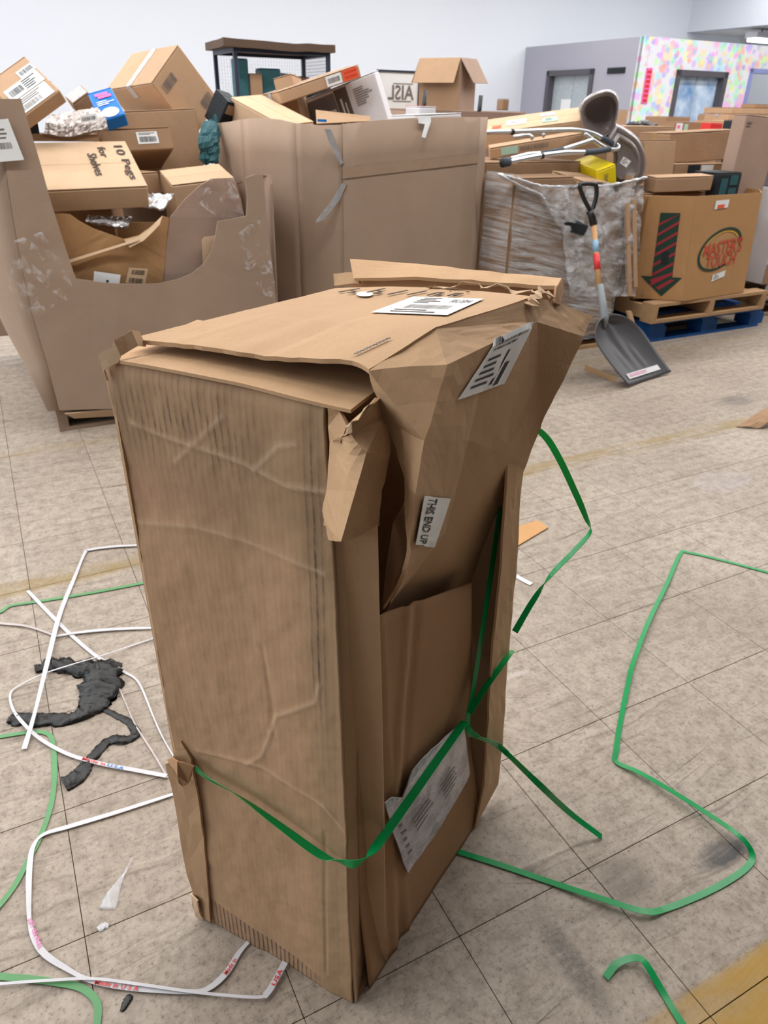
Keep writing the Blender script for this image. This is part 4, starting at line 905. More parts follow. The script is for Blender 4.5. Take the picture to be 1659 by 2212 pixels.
# bubble mailer
vs, fs = coons([PA(96, 291, 4.06), PA(150, 297, 4.05), PA(233, 278, 4.05)], [PA(108, 252, 4.16), PA(160, 243, 4.15), PA(212, 237, 4.14)], [PA(96, 291, 4.06), PA(98, 270, 4.08), PA(108, 252, 4.16)], [PA(233, 278, 4.05), PA(228, 255, 4.08), PA(212, 237, 4.14)], 26, 14)
bmail = board('bubble_mailer', vs, fs, 'bubble', None, t=.018, crumple=.007, nscale=34, smooth=False, label='silvery bubble mailer lying across the boxes in the scooped-out bin', cat='mailer')
sticker(bmail, [PA(172, 252, 4.04), PA(208, 246, 4.04), PA(211, 262, 4.03), PA(175, 268, 4.03)], 'white', bars(.1, .9, .3, .8, 10), lift=.01)
# slatted dark crate under the labelled carton
dk = empty('slatted_tray', PA(80, 250, 3.86), 'black slatted plastic tray under the carton with shipping labels', 'tray')
p0, p1 = PA(40, 264, 3.99), PA(129, 203, 3.99); dd = p1-p0; nn_ = np.cross(dd, eA); nn_ /= np.linalg.norm(nn_)
v, f = slab(p0+nn_*.0, dd, eA*.1, nn_*.012); wpart('tray_top', mesh('tray_top', v, f), 'blk', dk)
v, f = slab(p0+nn_*.045, dd, eA*.1, nn_*.012); wpart('tray_base', mesh('tray_base', v, f), 'dark', dk)
for k in range(8):
    v, f = slab(p0+dd*(k/8)+nn_*.012, dd*.05, eA*.1, nn_*.034); wpart('slat', mesh('slat', v, f), 'woodgrey' if k % 2 else 'blk', dk)
v, f = slab(PA(52, 305, 4.06), PA(215, 306, 4.06)-PA(52, 305, 4.06), eA*.2, eZ*.03); link('board_sheet', mesh('board_sheet', v, f), 'kraftD', None, 'flat brown board sheet under the silvery bubble mailer', 'board')
v, f = slab(PA(50, 300, 4.08), PA(88, 300, 4.08)-PA(50, 300, 4.08), eA*.2, eZ*.09); link('dark_bundle', mesh('dark_bundle', v, f), 'dark', None, 'dark bundle wedged under the black slatted tray', 'bundle')
# crumpled front carton
cp = empty('crumpled_carton', PA(250, 610, 3.52), 'crushed orange-brown carton with sagging top at the scooped bin front', 'box')
fp = [(108, 466), (130, 461), (152, 463), (170, 476), (200, 493), (240, 507), (268, 516), (300, 508), (325, 490), (351, 466), (364, 470), (356, 560), (350, 630), (140, 635), (128, 560)]
board('front_face', [PA(x, y, 3.50-.02*math.sin((x-108)/256*math.pi)) for x, y in fp], [list(range(len(fp)))], 'ochre', cp, t=.005, sub=2, crumple=.008, nscale=7)
board('side_face', [PA(364, 470, 3.5), PA(350, 630, 3.5), PA(356, 625, 3.62), PA(376, 478, 3.75)], [(0, 1, 2, 3)], 'ochre', cp, t=.005, sub=2, crumple=.004)
board('fold_over', [PA(268, 518, 3.475), PA(300, 510, 3.47), PA(325, 492, 3.47), PA(351, 468, 3.475), PA(345, 486, 3.455), PA(310, 520, 3.45), PA(280, 535, 3.455)], [list(range(7))], 'kraftL', cp, t=.004, sub=2, crumple=.004)
board('crease_flap', [PA(138, 565, 3.478), PA(300, 515, 3.455), PA(300, 520, 3.45), PA(138, 572, 3.47)], [(0, 1, 2, 3)], 'kraftL', cp, t=.003)
board('rear_face', [PA(112, 480, 3.8), PA(372, 480, 3.8), PA(360, 600, 3.8), PA(140, 600, 3.8)], [(0, 1, 2, 3)], 'ochre', cp, t=.005)
sticker(cp, [PA(203, 585, 3.47), PA(260, 593, 3.465), PA(257, 618, 3.465), PA(201, 610, 3.47)], 'white', [(.48, .58, .6, .95)], lift=.008)
sticker(cp, [PA(278, 577, 3.465), PA(319, 580, 3.47), PA(312, 614, 3.47), PA(270, 610, 3.465)], 'kraftL', bars(.2, .85, .12, .42, 10)+bars(.15, .85, .65, .95, 10), lift=.008)
M['foil'] = plain('crinkled_foil_film', S(205, 205, 210), .2, .6, metal=.5, bump=1.0, nz=.4)
vs, fs = coons([PA(185, 478, 3.6), PA(275, 492, 3.58)], [PA(190, 468, 3.68), PA(285, 470, 3.68)], [PA(185, 478, 3.6), PA(190, 468, 3.68)], [PA(275, 492, 3.58), PA(285, 470, 3.68)], 16, 8)
board('film_wad', vs, fs, 'foil', None, t=.01, crumple=.012, nscale=40, label='crinkled shiny film wad inside the crushed orange-brown carton', cat='film')
vs, fs = coons([PA(310, 446, 3.62), PA(352, 452, 3.6)], [PA(320, 420, 3.7), PA(375, 422, 3.7)], [PA(310, 446, 3.62), PA(320, 420, 3.7)], [PA(352, 452, 3.6), PA(375, 422, 3.7)], 12, 8)
board('film_wad', vs, fs, 'foil', None, t=.008, crumple=.012, nscale=36, label='clear crinkled film wad beside the handwritten carton', cat='film')
carton('brown_carton', 'low brown carton just behind the crushed orange-brown carton', (-1.420, 3.668, .84), (.275, .2, .13), (0, 0, -.4), 'kraft')
carton('lidded_carton', 'pale-topped carton beside the film wad under the bin side wall', (-.959, 3.967, .909), (.304, .266, .250), (.193, -.004, -.018), 'kraftL')
carton('small_carton', 'small brown carton peeping out behind the handwritten carton', (-1.270, 3.974, .985), (.173, .14, .10), (0, .02, .6), 'kraft')
for i, (b, a, z, dd_, lab) in enumerate([(.40, 3.95, .25, (.46, .5, .27), 'dusty carton at the bottom of the scooped-out bin'), (.92, 3.9, .22, (.46, .5, .2), 'shallow carton at the bottom of the scooped-out bin near its right wall'), (.42, 4.1, .54, (.5, .5, .28), 'carton buried mid-pile in the scooped-out bin'), (.95, 4.0, .52, (.4, .45, .36), 'carton buried under the pale-topped carton'), (.35, 4.15, .80, (.5, .4, .2), 'carton buried under the handwritten carton')]):
    carton('buried_carton', lab, BA(b, a, z), dd_, (0, 0, .05*i), 'kraftD')
v, f = lump([PA(440, 330, 4.3), PA(455, 300, 4.32), PA(470, 260, 4.34)], [.1, .12, .05], .5, 12, 12); 
tl = empty('teal_bag', PA(452, 320, 4.25), 'dark teal film bag bulging between the boxes and the bin side wall', 'bag')
v = [q+np.array([0, 0, 0]) for q in v]
vs, fs = coons([PA(436, 350, 4.2), PA(470, 352, 4.18)], [PA(446, 270, 4.3), PA(468, 250, 4.3)], [PA(436, 350, 4.2), PA(432, 310, 4.22), PA(446, 270, 4.3)], [PA(470, 352, 4.18), PA(472, 300, 4.2), PA(468, 250, 4.3)], 10, 16)
board('bag_skin', vs, fs, 'teal', tl, t=.04, crumple=.03, nscale=18)
carton('dark_shoe_box', 'small dark carton wedged right of the big tilted carton', PA(481, 240, 4.45), (.10, .12, .16), (.3, .5, .4), 'dark', labels=[('F', .1, .8, .1, .4, 'kraft', {})])

# --- bin 2, tall and plain
g2 = empty('bulk_bin', BA(1.95, 4.05, .116), 'tall plain cardboard bulk bin with a straight front and loose tape', 'bulk bin')
prof = [(1.235, 4.46), (1.24, 3.92), (1.40, 3.62), (1.585, 3.50), (2.345, 3.50), (2.475, 3.62), (2.475, 4.35), (2.3, 4.72), (1.5, 4.72)]
tops = [1.245, 1.272, 1.262, 1.262, 1.30, 1.30, 1.25, 1.2, 1.2]
nb = len(prof); vs = []
for k in range(9):
    u = k/8
    for (b, a), z in zip(prof, tops): vs.append(BA(b, a, .118+(z-.118)*u))
def g2wall(nm, i0, i1):
    sub_ = []; n_ = 8; P0, P1 = prof[i0], prof[i1]; z0, z1 = tops[i0], tops[i1]
    for k in range(9):
        for m in range(n_+1):
            t_ = m/n_; zt = z0+(z1-z0)*t_+.012*math.sin(t_*math.pi)*(1 if i0 % 2 else -.4); u = k/8
            sub_.append(BA(P0[0]+(P1[0]-P0[0])*t_, P0[1]+(P1[1]-P0[1])*t_, .118+(zt-.118)*u)+rng.normal(0, .0006, 3))
    return board(nm, sub_, [(k*(n_+1)+m, k*(n_+1)+m+1, (k+1)*(n_+1)+m+1, (k+1)*(n_+1)+m) for k in range(8) for m in range(n_)], 'gay', g2, t=.007, crumple=.002, nscale=5, smooth=True)
for i, nm in enumerate(['left_wall', 'left_corner_wall', 'front_corner_wall', 'front_wall', 'right_corner_wall', 'right_wall', 'back_corner_wall', 'back_wall', 'back_corner_wall']): g2wall(nm, i, (i+1) % nb)
poly('bin_floor', [BA(b, a, .122) for b, a in prof], 'gay', g2, t=.006)
def F2(x, y, o=0): return PA(x, y, 3.493-o)
board('clear_tape', [F2(x, y) for x, y in [(700, 278), (715, 280), (735, 330), (742, 352), (735, 356), (712, 310)]], [list(range(6))], 'foil', g2, t=.001, sub=2, crumple=.005, nscale=30)
board('clear_tape', [F2(x, y) for x, y in [(738, 396), (748, 398), (735, 430), (700, 474), (682, 482), (684, 474), (712, 440)]], [list(range(7))], 'foil', g2, t=.001, sub=2, crumple=.005, nscale=30)
M['seamtape'] = plain('seam_tape', S(166, 142, 122), .3, .5, nz=.2)
board('seam_tape', [F2(740, 362), F2(1034, 332), F2(1034, 352), F2(740, 386)], [(0, 1, 2, 3)], 'seamtape', g2, t=.001)
board('paper_tab', [F2(903, 250, .004), F2(930, 250, .006), F2(931, 262, .012), F2(919, 298, .03), F2(911, 296, .03), F2(918, 268, .014), F2(904, 266, .01)], [(0, 1, 2, 5, 6), (2, 3, 4, 5)], 'white', g2, t=.0015)
LY = ' in the tall plain bin'
carton('kraft_carton', 'light brown carton slanting down into the tall plain bin', (-.643, 4.409, 1.259), (.501, .194, .121), (.143, .242, -1.335), 'kraftL')
carton('flat_carton', 'long flat carton with a red sticker and barcode label'+LY, (-.459, 4.735, 1.434), (.495, .301, .063), (.091, -.279, -.02), 'kraft', seam='x', tape='bubble',
       labels=[('F', .78, .97, .08, .92, 'orange', {'red': bars(.1, .9, .15, .4, 8)+bars(.1, .9, .55, .85, 8)}), ('F', .57, .76, .12, .9, 'white', {'inkfade': bars(.12, .88, .25, .75, 14)})])
carton('appliance_box', 'white appliance retail box with grey picture leaning under the flat carton', (-.269, 4.96, 1.30), (.483, .16, .30), (.139, -.33, -.636), 'whitebox',
       labels=[('F', .02, .45, .08, .98, 'greyprint', {'white': [(.45, .95, .3, .42)]}), ('F', .46, .62, .05, .9, 'brownprint', {'white': [(.3, .45, .2, .8), (.6, .7, .3, .7)]}), ('F', .68, .95, .1, .5, None, {'inkfade': lines(.05, .9, .1, .9, 8)})])
carton('peaked_carton', 'small brown carton poking up behind the flat carton with red sticker', (-.568, 4.798, 1.352), (.107, .243, .25), (.005, -.26, -.591), 'kraft')
poly('loose_flap', [PA(682, 238, 3.7), PA(800, 252, 3.62), PA(800, 262, 3.6), PA(684, 268, 3.62)], 'kraft', None, t=.005, label='loose brown flap just inside the tall plain bin front', cat='board')
sticker(bpy.data.objects['loose_flap'], [PA(685, 257, 3.60), PA(705, 258, 3.60), PA(705, 264, 3.60), PA(685, 263, 3.60)], 'blue', (), lift=.004)
carton('white_parcel', 'low white parcel resting at the tall plain bin edge', (BA(2.16, 3.72, 1.275)), (.30, .22, .07), (0, -.05, .12), 'whitebox')
carton('white_parcel', 'small red-edged white parcel next to the low white parcel', (BA(2.26, 3.95, 1.31)), (.12, .12, .07), (0, 0, .2), 'whitebox', labels=[('U', 0, 1, 0, .3, 'redtape', {})])
for i, (b, a, z, dd_, lab) in enumerate([(1.75, 4.05, .4, (.6, .7, .55), 'carton at the bottom of the tall plain bin'), (2.3, 4.0, .4, (.42, .7, .55), 'second carton at the bottom of the tall plain bin near its right wall'), (1.75, 4.1, .93, (.6, .65, .5), 'carton buried under the appliance box'), (2.3, 4.05, .95, (.42, .6, .54), 'carton buried under the white parcels')]):
    carton('buried_carton', lab, BA(b, a, z), dd_, (0, 0, .0), 'kraftD')

# --- bin 3, film-wrapped
g3 = empty('wrapped_bin', BA(3.05, 4.0, .116), 'cardboard bin wrapped in clear stretch film on a pallet behind the scoop shovel', 'bulk bin')
pr3 = [(2.50, 4.4), (2.50, 3.62), (2.60, 3.50), (3.44, 3.50), (3.57, 3.62), (3.57, 4.4), (3.3, 4.52), (2.7, 4.52)]
tp3 = [1.0, 1.03, 1.02, .96, 1.0, 1.0, 1.0, 1.0]
def wall3(nm, i0, i1, mat, o=0., t=.007, zb=.118, cr=.003, dz=0., sag=0.):
    P0, P1 = prof3[i0], prof3[i1]; nn = np.array([P1[1]-P0[1], -(P1[0]-P0[0])]); nn = nn/np.linalg.norm(nn); n_ = 12; vs = []
    for k in range(13):
        for m in range(n_+1):
            tt = m/n_; zt = (tp3[i0]*(1-tt)+tp3[i1]*tt)+dz-sag*math.sin(tt*math.pi)**.8; u = k/12
            b = P0[0]+(P1[0]-P0[0])*tt+nn[0]*o; a = P0[1]+(P1[1]-P0[1])*tt+nn[1]*o
            vs.append(BA(b, a, zb+(zt-zb)*u))
    return board(nm, vs, [(k*(n_+1)+m, k*(n_+1)+m+1, (k+1)*(n_+1)+m+1, (k+1)*(n_+1)+m) for k in range(12) for m in range(n_)], mat, g3, t=t, crumple=cr, nscale=9, smooth=True)
prof3 = pr3
for i, nm in enumerate(['left_wall', 'corner_wall', 'front_wall', 'corner_wall', 'right_wall', 'corner_wall', 'back_wall', 'corner_wall']): wall3(nm, i, (i+1) % 8, 'kraftD', sag=.10 if nm == 'front_wall' else 0)
for i in (1, 2, 3, 4): wall3('stretch_film', i, (i+1) % 8, 'film', o=.016, t=.0006, zb=.07, cr=.016, dz=.015, sag=.09 if i == 2 else 0)
poly('bin_floor', [BA(b, a, .124) for b, a in pr3], 'kraftD', g3, t=.006)
rp = [PA(x, y, 3.475) for x, y in [(1075, 376), (1120, 388), (1170, 402), (1230, 404), (1300, 402), (1350, 394), (1398, 383)]]
v, f = tube(smoothpath(rp, 6), .014, 8, radii=[.004+.007*abs(math.sin(k*1.3)) for k in range(37)]); wpart('film_rope', mesh('film_rope', v, f, True), 'foil', g3)
rp = [PA(x, y, 3.468) for x, y in [(1075, 376), (1130, 405), (1165, 420), (1180, 440), (1195, 470)]]
v, f = tube(smoothpath(rp, 6), .012, 8, radii=[.003+.007*abs(math.sin(k*1.1)) for k in range(25)]); wpart('film_rope', mesh('film_rope', v, f, True), 'foil', g3)
fv, ff_ = coons([PA(1230, 640, 3.47), PA(1372, 640, 3.47)], [PA(1150, 402, 3.47), PA(1392, 392, 3.47)], [PA(1230, 640, 3.47), PA(1215, 500, 3.465), PA(1150, 402, 3.47)], [PA(1372, 640, 3.47), PA(1385, 500, 3.46), PA(1392, 392, 3.47)], 18, 24)
board('bunched_film', fv, ff_, 'film2', g3, t=.0006, crumple=.02, nscale=16)
v, f = slab(BA(3.33, 3.44, .0), eB*.03, eA*.02, eZ*.95); 
for (x0, y0, x1, y1) in [(1352, 440, 1358, 640), (1366, 430, 1370, 620)]:
    p, q = PA(x0, y0, 3.46), PA(x1, y1, 3.46); v, f = slab(q, eB*.03, eA*.02, p-q); wpart('edge_board', mesh('edge_board', v, f), 'kraft', g3)
poly('dark_tear_sheet', rag([PA(1218, 482, 3.462), PA(1250, 476, 3.462), PA(1275, 492, 3.462), PA(1262, 508, 3.462), PA(1236, 502, 3.462)], .03, .006, True), 'dark', g3, t=.002)  # flat dark sheet, the shade inside a tear put into its colour
p0, p1 = G(1345, 690, .22), G(1356, 740, .0)
stake = [BA(3.60, 3.36, .0), BA(3.56, 3.46, .22)]
v, f = slab(stake[0], eB*.035, eA*.02, stake[1]-stake[0]); link('wood_stake', mesh('wood_stake', v, f), 'wood', None, 'thin wooden stake leaning between the wrapped bin and the blue pallet', 'stake')
v, f = join([slab(G(1285, 808, 0), G(1330, 826, 0)-G(1285, 808, 0), eA*.09, eZ*.03)]); link('wood_offcut', mesh('wood_offcut', v, f), 'wood', None, 'short wooden offcut on the floor behind the scoop shovel blade', 'offcut')

LZ = ' on the film-wrapped bin'
carton('long_carton', 'long brown carton with white and mint labels on top'+LZ, (.904, 5.220, 1.24), (.62, .209, .10), (.386, -.086, -.652), 'kraftL', labels=[('U', .22, .42, .35, .7, 'white', {'inkfade': lines(.2, .8, .2, .8, 2)}), ('U', .56, .7, .15, .35, 'white', {}), ('U', .58, .73, .5, .8, 'green_tag', {'inkfade': lines(.2, .8, .2, .8, 2)}), ('U', .08, .17, .6, .8, 'orange', {})])
carton('long_carton', 'slim brown carton with a mint label between the aluminium tubes'+LZ, (.873, 4.943, 1.155), (.56, .12, .065), (.131, -.142, -.526), 'kraft', labels=[('F', .12, .3, .15, .8, 'green_tag', {}), ('F', .32, .62, .3, .65, None, {'inkfade': bars(0, 1, 0, 1, 14)})])
carton('yellow_box', 'bright yellow box sticking out of the film-wrapped bin', (1.248, 4.936, 1.013), (.124, .303, .111), (.226, -.238, -.211), 'yellow', labels=[('F', .35, .6, .3, .95, None, {'inkfade': lines(0, 1, 0, 1, 6)})])
carton('open_carton', 'brown carton with a faint oval logo inside the film-wrapped bin', BA(2.85, 3.66, .91), (.42, .22, .20), (0, 0, .05), 'kraftD')
carton('brown_carton', 'crumpled brown carton next to the yellow box'+LZ, BA(3.2, 3.68, .93), (.26, .24, .14), (.1, .15, .2), 'kraft', dent=.012, labels=[('F', .2, .6, .2, .6, 'white', {})])
v, f = lump([PA(1262, 398, 3.56), PA(1285, 388, 3.56), PA(1312, 394, 3.56)], [.06, .08, .05], .4, 21, 12)
for i, (b, a, z, dd_, lab) in enumerate([(2.8, 4.0, .3, (.45, .8, .35), 'carton at the bottom of the film-wrapped bin'), (3.28, 4.0, .3, (.45, .8, .35), 'second carton at the bottom of the film-wrapped bin by its right wall'), (2.8, 4.1, .66, (.45, .6, .36), 'carton buried under the open carton in the wrapped bin'), (3.28, 4.1, .68, (.45, .6, .36), 'carton buried under the yellow box'), (3.0, 4.1, .98, (.7, .5, .18), 'carton buried under the aluminium tubes')]):
    carton('buried_carton', lab, BA(b, a, z), dd_, (0, 0, 0), 'kraftD')
# folded aluminium walking frame
wf = empty('walking_frame', PA(1200, 310, 3.7), 'folded aluminium walking frame with black grips lying across the film-wrapped bin', 'walking frame')
def wt(nm, pts, r=.0125, mat='alu', sm=True):
    v, f = tube(smoothpath(pts, 8) if sm else pts, r, 12); return wpart(nm, mesh(nm, v, f, True), mat, wf)
A3 = lambda x, y, a=3.66: PA(x, y, a)
wt('frame_tube', [A3(1050, 286, 3.82), A3(1120, 284, 3.8), A3(1200, 281, 3.78), A3(1250, 281, 3.76), A3(1280, 288, 3.74), A3(1300, 298, 3.72)])
wt('grip', [A3(1300, 298, 3.72), A3(1315, 306, 3.71), A3(1330, 316, 3.70)], .017, 'rubbergrey')
wt('frame_tube', [A3(1262, 288, 3.75), A3(1285, 305, 3.72), A3(1310, 320, 3.69), A3(1330, 323, 3.68), A3(1336, 316, 3.69), A3(1328, 310, 3.7)])
wt('leg', [A3(1100, 350, 3.60), A3(1160, 338, 3.60), A3(1220, 330, 3.60), A3(1265, 329, 3.62)], .0135)
wt('leg', [A3(1104, 343, 3.64), A3(1140, 334, 3.64), A3(1166, 331, 3.65)], .012)
wt('leg', [A3(1218, 322, 3.66), A3(1250, 312, 3.66), A3(1280, 302, 3.67)], .012)
wt('leg_sleeve', [A3(1263, 329, 3.62), A3(1290, 327, 3.64), A3(1316, 322, 3.66)], .017, 'rubbergrey')
wt('leg_sleeve', [A3(1166, 332, 3.65), A3(1190, 328, 3.65), A3(1216, 323, 3.66)], .013, 'rubbergrey')
wt('rubber_foot', [A3(1084, 352, 3.60), A3(1100, 349, 3.60)], .024, 'rubbergrey', False)
for x, y, a in ((1106, 285, 3.8), (1170, 337, 3.6)): wt('collar', [A3(x-2, y, a), A3(x+3, y-.3, a)], .016, 'blk', False)
wt('cross_tube', [A3(1110, 296, 3.86), A3(1140, 292, 3.86), A3(1152, 300, 3.84)], .011)
wt('cross_tube', [A3(1150, 286, 3.82), A3(1168, 288, 3.82), A3(1176, 294, 3.8)], .011)
# moulded grey seat shell with a hood
def ring(pts, a, n=56):
    P_ = smoothpath([PA(x, y, a) for x, y in pts]+[PA(*pts[0], a)], 8); return P_[:-1]
tb = empty('plastic_tub', PA(1320, 350, 3.8), 'glossy taupe moulded plastic tub with a hooded end on the film-wrapped bin', 'tub')
up_ = [(1252, 240), (1258, 222), (1275, 207), (1297, 198), (1316, 196), (1330, 204), (1336, 222), (1334, 248), (1328, 268), (1322, 284), (1300, 300), (1275, 296), (1258, 270)]
cx, cy = 1300, 250
def scale_px(pts, k, dx=0, dy=0): return [(cx+(x-cx)*k+dx, cy+(y-cy)*k+dy) for x, y in pts]
rs = [ring(scale_px(up_, 1.03), 3.98), ring(scale_px(up_, 1.06), 3.9), ring(up_, 3.82), ring(scale_px(up_, .93), 3.80), ring(scale_px(up_, .86, 0, 4), 3.82), ring(scale_px(up_, .80, 0, 6), 3.86), ring(scale_px(up_, .62, -2, 8), 3.89), ring(scale_px(up_, .3, -3, 8), 3.90)]
def loft(rs, cap=True):
    n = len(rs[0]); vs = [p for r in rs for p in r]; fs = [(i*n+k, i*n+(k+1) % n, (i+1)*n+(k+1) % n, (i+1)*n+k) for i in range(len(rs)-1) for k in range(n)]
    if cap: fs.append(tuple(range((len(rs)-1)*n, len(rs)*n)))
    return vs, fs
v, f = loft(rs[:5], False); wpart('hood_shell', mesh('hood_shell', v, f, True), 'tub', tb)
v, f = loft(rs[4:]); wpart('hood_lining', mesh('hood_lining', v, f, True), 'tubin', tb)
lo3 = [(1330, 268), (1352, 280), (1374, 296), (1388, 318), (1395, 345), (1392, 375), (1384, 395), (1340, 412), (1318, 400), (1320, 372), (1326, 345), (1322, 318), (1312, 300)]
cx, cy = 1352, 345
rs = [ring(scale_px(lo3, 1.0), 4.0), ring(scale_px(lo3, 1.05), 3.86), ring(lo3, 3.74), ring(scale_px(lo3, .88), 3.70), ring(scale_px(lo3, .80), 3.715), ring(scale_px(lo3, .70), 3.695), ring(scale_px(lo3, .62), 3.68), ring(scale_px(lo3, .54), 3.70), ring(scale_px(lo3, .25), 3.70)]
v, f = loft(rs); wpart('base_shell', mesh('base_shell', v, f, True), 'tub', tb)
sticker(tb, [PA(1346, 338, 3.665), PA(1362, 348, 3.665), PA(1352, 362, 3.665), PA(1338, 352, 3.665)], 'white', lines(.1, .9, .1, .9, 3), lift=.004, pm='inkfade')

# --- scoop shovel leaning on the wrapped bin
sv = empty('scoop_shovel', BA(3.2, 2.86, 0), 'grey plastic scoop shovel with a wooden D-handle leaning against the wrapped bin', 'shovel')
tipL, tipR = G(1352, 836, .004), G(1444, 806, .004); topC = PA(1282, 478, 3.36); neck = PA(1300, 690, 3.06)
mid = (tipL+tipR)/2; ax = (tipR-tipL); wd = np.linalg.norm(ax); ax = ax/wd
la = neck-mid; Lb = np.linalg.norm(la); la = la/Lb; nn = np.cross(ax, la); nn = nn/np.linalg.norm(nn)
if nn[1] > 0: nn = -nn
nu, nv = 24, 26; vs = []
for j in range(nv+1):
    t_ = j/nv; hw = (.5 if t_ < .62 else .5*math.sqrt(max(.02, 1-((t_-.62)/.385)**2)))*wd*(1+.04*math.sin(t_*math.pi))
    for i in range(nu+1):
        u = i/nu*2-1; dz = (abs(u)**2.6)*.045*(1-.55*(1-t_))+.05*max(0, t_-.72)**1.2
        dz += .010*math.exp(-((u-.0)/.10)**2)*min(1, t_*2.2)*(1.6*t_) + sum(.006*math.exp(-((u-k)/.055)**2)*max(0, math.sin(min(1, max(0, (t_-.12)/.5))*math.pi)) for k in (-.32, .32))
        cr = -.012*math.sin(t_*math.pi)
        vs.append(mid+la*(t_*Lb)+ax*u*hw+nn*(dz+cr))
fs = [(j*(nu+1)+i, j*(nu+1)+i+1, (j+1)*(nu+1)+i+1, (j+1)*(nu+1)+i) for j in range(nv) for i in range(nu)]
solid(wpart('blade', mesh('blade', vs, fs, True), 'shovel', sv), .005, 0)
q = [mid+la*(.085*Lb)+ax*s*wd*.36+nn*.008+la*o_ for s, o_ in ((-1, .035), (1, .035), (1, 0), (-1, 0))]
bs = sticker(sv, q, 'white', lines(.05, .6, .2, .8, 2), lift=.004, pm='pink', label='torn white sticker along the blade edge')
dr = topC-neck; 
def HP(t_): return neck+dr*t_
v, f = tube([HP(-.10)+nn*.018, HP(0)+nn*.02, HP(.12)+nn*.016, HP(.34)+nn*.008], .02, 12, radii=[.008, .024, .022, .019]); wpart('socket', mesh('socket', v, f, True), 'shovelgrey', sv)
v, f = tube([HP(.30), HP(.6), HP(1.0)], .0155, 12); wpart('shaft', mesh('shaft', v, f, True), 'handle', sv)
v, f = tube([HP(.50), HP(.66)], .0175, 14); wpart('red_band', mesh('red_band', v, f, True), 'redtape', sv)
M['bluetag'] = plain('pale_blue_sticker', S(140, 178, 205), .4, nz=.5, scale=60)
v, f = tube([HP(.68), HP(.80)], .0172, 14); wpart('blue_band', mesh('blue_band', v, f, True), 'bluetag', sv)
hp = [topC, PA(1275, 455, 3.38), PA(1262, 430, 3.385), PA(1252, 403, 3.39), PA(1268, 397, 3.39), PA(1288, 402, 3.39), PA(1288, 425, 3.385), PA(1280, 452, 3.38)]
v, f = tube([HP(.96), topC+(hp[1]-topC)*.55, hp[1]], .02, 12, radii=[.021, .02, .024]); wpart('handle_neck', mesh('handle_neck', v, f, True), 'blk', sv)
loop = smoothpath([hp[1], hp[2], hp[3], PA(1258, 398, 3.39), hp[4], PA(1284, 398, 3.39), hp[5], hp[6], hp[7], hp[1]], 6)
v, f = tube(loop, .0125, 10, False); wpart('d_grip', mesh('d_grip', v, f, True), 'blk', sv)

# --- produce bin with the arrow, on two pallets
mt = empty('produce_bin', BA(4.15, 3.9, .263), 'tan produce bin printed with a striped down arrow and round logo', 'bulk bin')
zb, zt = .266, .895
pb = [(3.735, 3.95), (3.723, 3.593), (3.96, 3.392), (4.569, 3.422), (4.75, 3.62), (4.75, 4.2), (4.5, 4.4), (3.95, 4.4), (3.735, 4.2)]
pt_ = [(3.62, 3.95), (3.633, 3.532), (3.911, 3.42), (4.558, 3.459), (4.76, 3.64), (4.76, 4.2), (4.5, 4.42), (3.9, 4.42), (3.62, 4.2)]
nm_ = ['left_wall', 'arrow_wall', 'logo_wall', 'corner_wall', 'right_wall', 'corner_wall', 'back_wall', 'corner_wall', 'corner_wall']
MTQ = {}
for i in range(9):
    j = (i+1) % 9; q = [BA(*pt_[i], zt), BA(*pt_[j], zt), BA(*pb[j], zb), BA(*pb[i], zb)]; MTQ[i] = q
    board(nm_[i], q, [(0, 1, 2, 3)], 'mt', mt, t=.006, sub=4, crumple=.0016, nscale=6)
poly('bin_floor', [BA(b, a, zb+.004) for b, a in pb], 'mt', mt, t=.005)
M['dkgreen'] = plain('dark_green_print', S(38, 66, 56), .7); M['maroon'] = plain('maroon_print', S(160, 52, 62), .7)
def mprint(q, items, mat, lift):
    n = qn(q); qq = [p+n*lift for p in q]; v, f = printed(qq, items, .0); return wpart('print', mesh('print', v, f), mat, mt)
def mpoly(q, polys, mat, lift):
    vs, fs = [], []; n = qn(q)*lift
    for pl in polys:
        k = len(vs); vs += [bil(q, u, v)+n for u, v in pl]; fs.append(list(range(k, k+len(pl))))
    # order so that faces look outwards
    return wpart('print', mesh('print', vs, fs), mat, mt)
qa = MTQ[1]
rows = np.linspace(.15, .775, 22)
shaft_ = [[(u0, r0), (u1, r0), (u1, r1), (u0, r1)] for r0, r1 in zip(rows[:-1], rows[1:]) for u0, u1 in ((.30, .44), (.44, .58), (.58, .72))]
def hx(r): t_ = (r-.765)/.2; return .08+(.55-.08)*t_, .92+(.55-.92)*t_
rows = np.linspace(.765, .96, 9)
mpoly(qa, shaft_+[[(hx(r0)[0], r0), (hx(r0)[1], r0), (hx(r1)[1], r1), (hx(r1)[0], r1)] for r0, r1 in zip(rows[:-1], rows[1:])], 'dkgreen', .006)
def bl(pl, t_, b): p, q = (pl[1], pl[2]) if b else (pl[0], pl[3]); return (p[0]+(q[0]-p[0])*t_, p[1]+(q[1]-p[1])*t_)
stp = []
for k in range(7):
    v0 = .17+k*.098
    stp.append([(.30, v0+.075), (.30, v0+.03+.075), (.72, v0-.02), (.72, v0-.05)])
stp = [[(u, max(.155, min(.9, v_))) for u, v_ in pl] for pl in stp]
stp = [[bl(pl, a/3, 0), bl(pl, (a+1)/3, 0), bl(pl, (a+1)/3, 1), bl(pl, a/3, 1)] for pl in stp for a in range(3)]
stp += [[(.26, .80), (.32, .83), (.74, .735), (.68, .72)], [(.42, .87), (.48, .90), (.78, .79), (.70, .785)]]
mpoly(qa, stp, 'maroon', .0075)
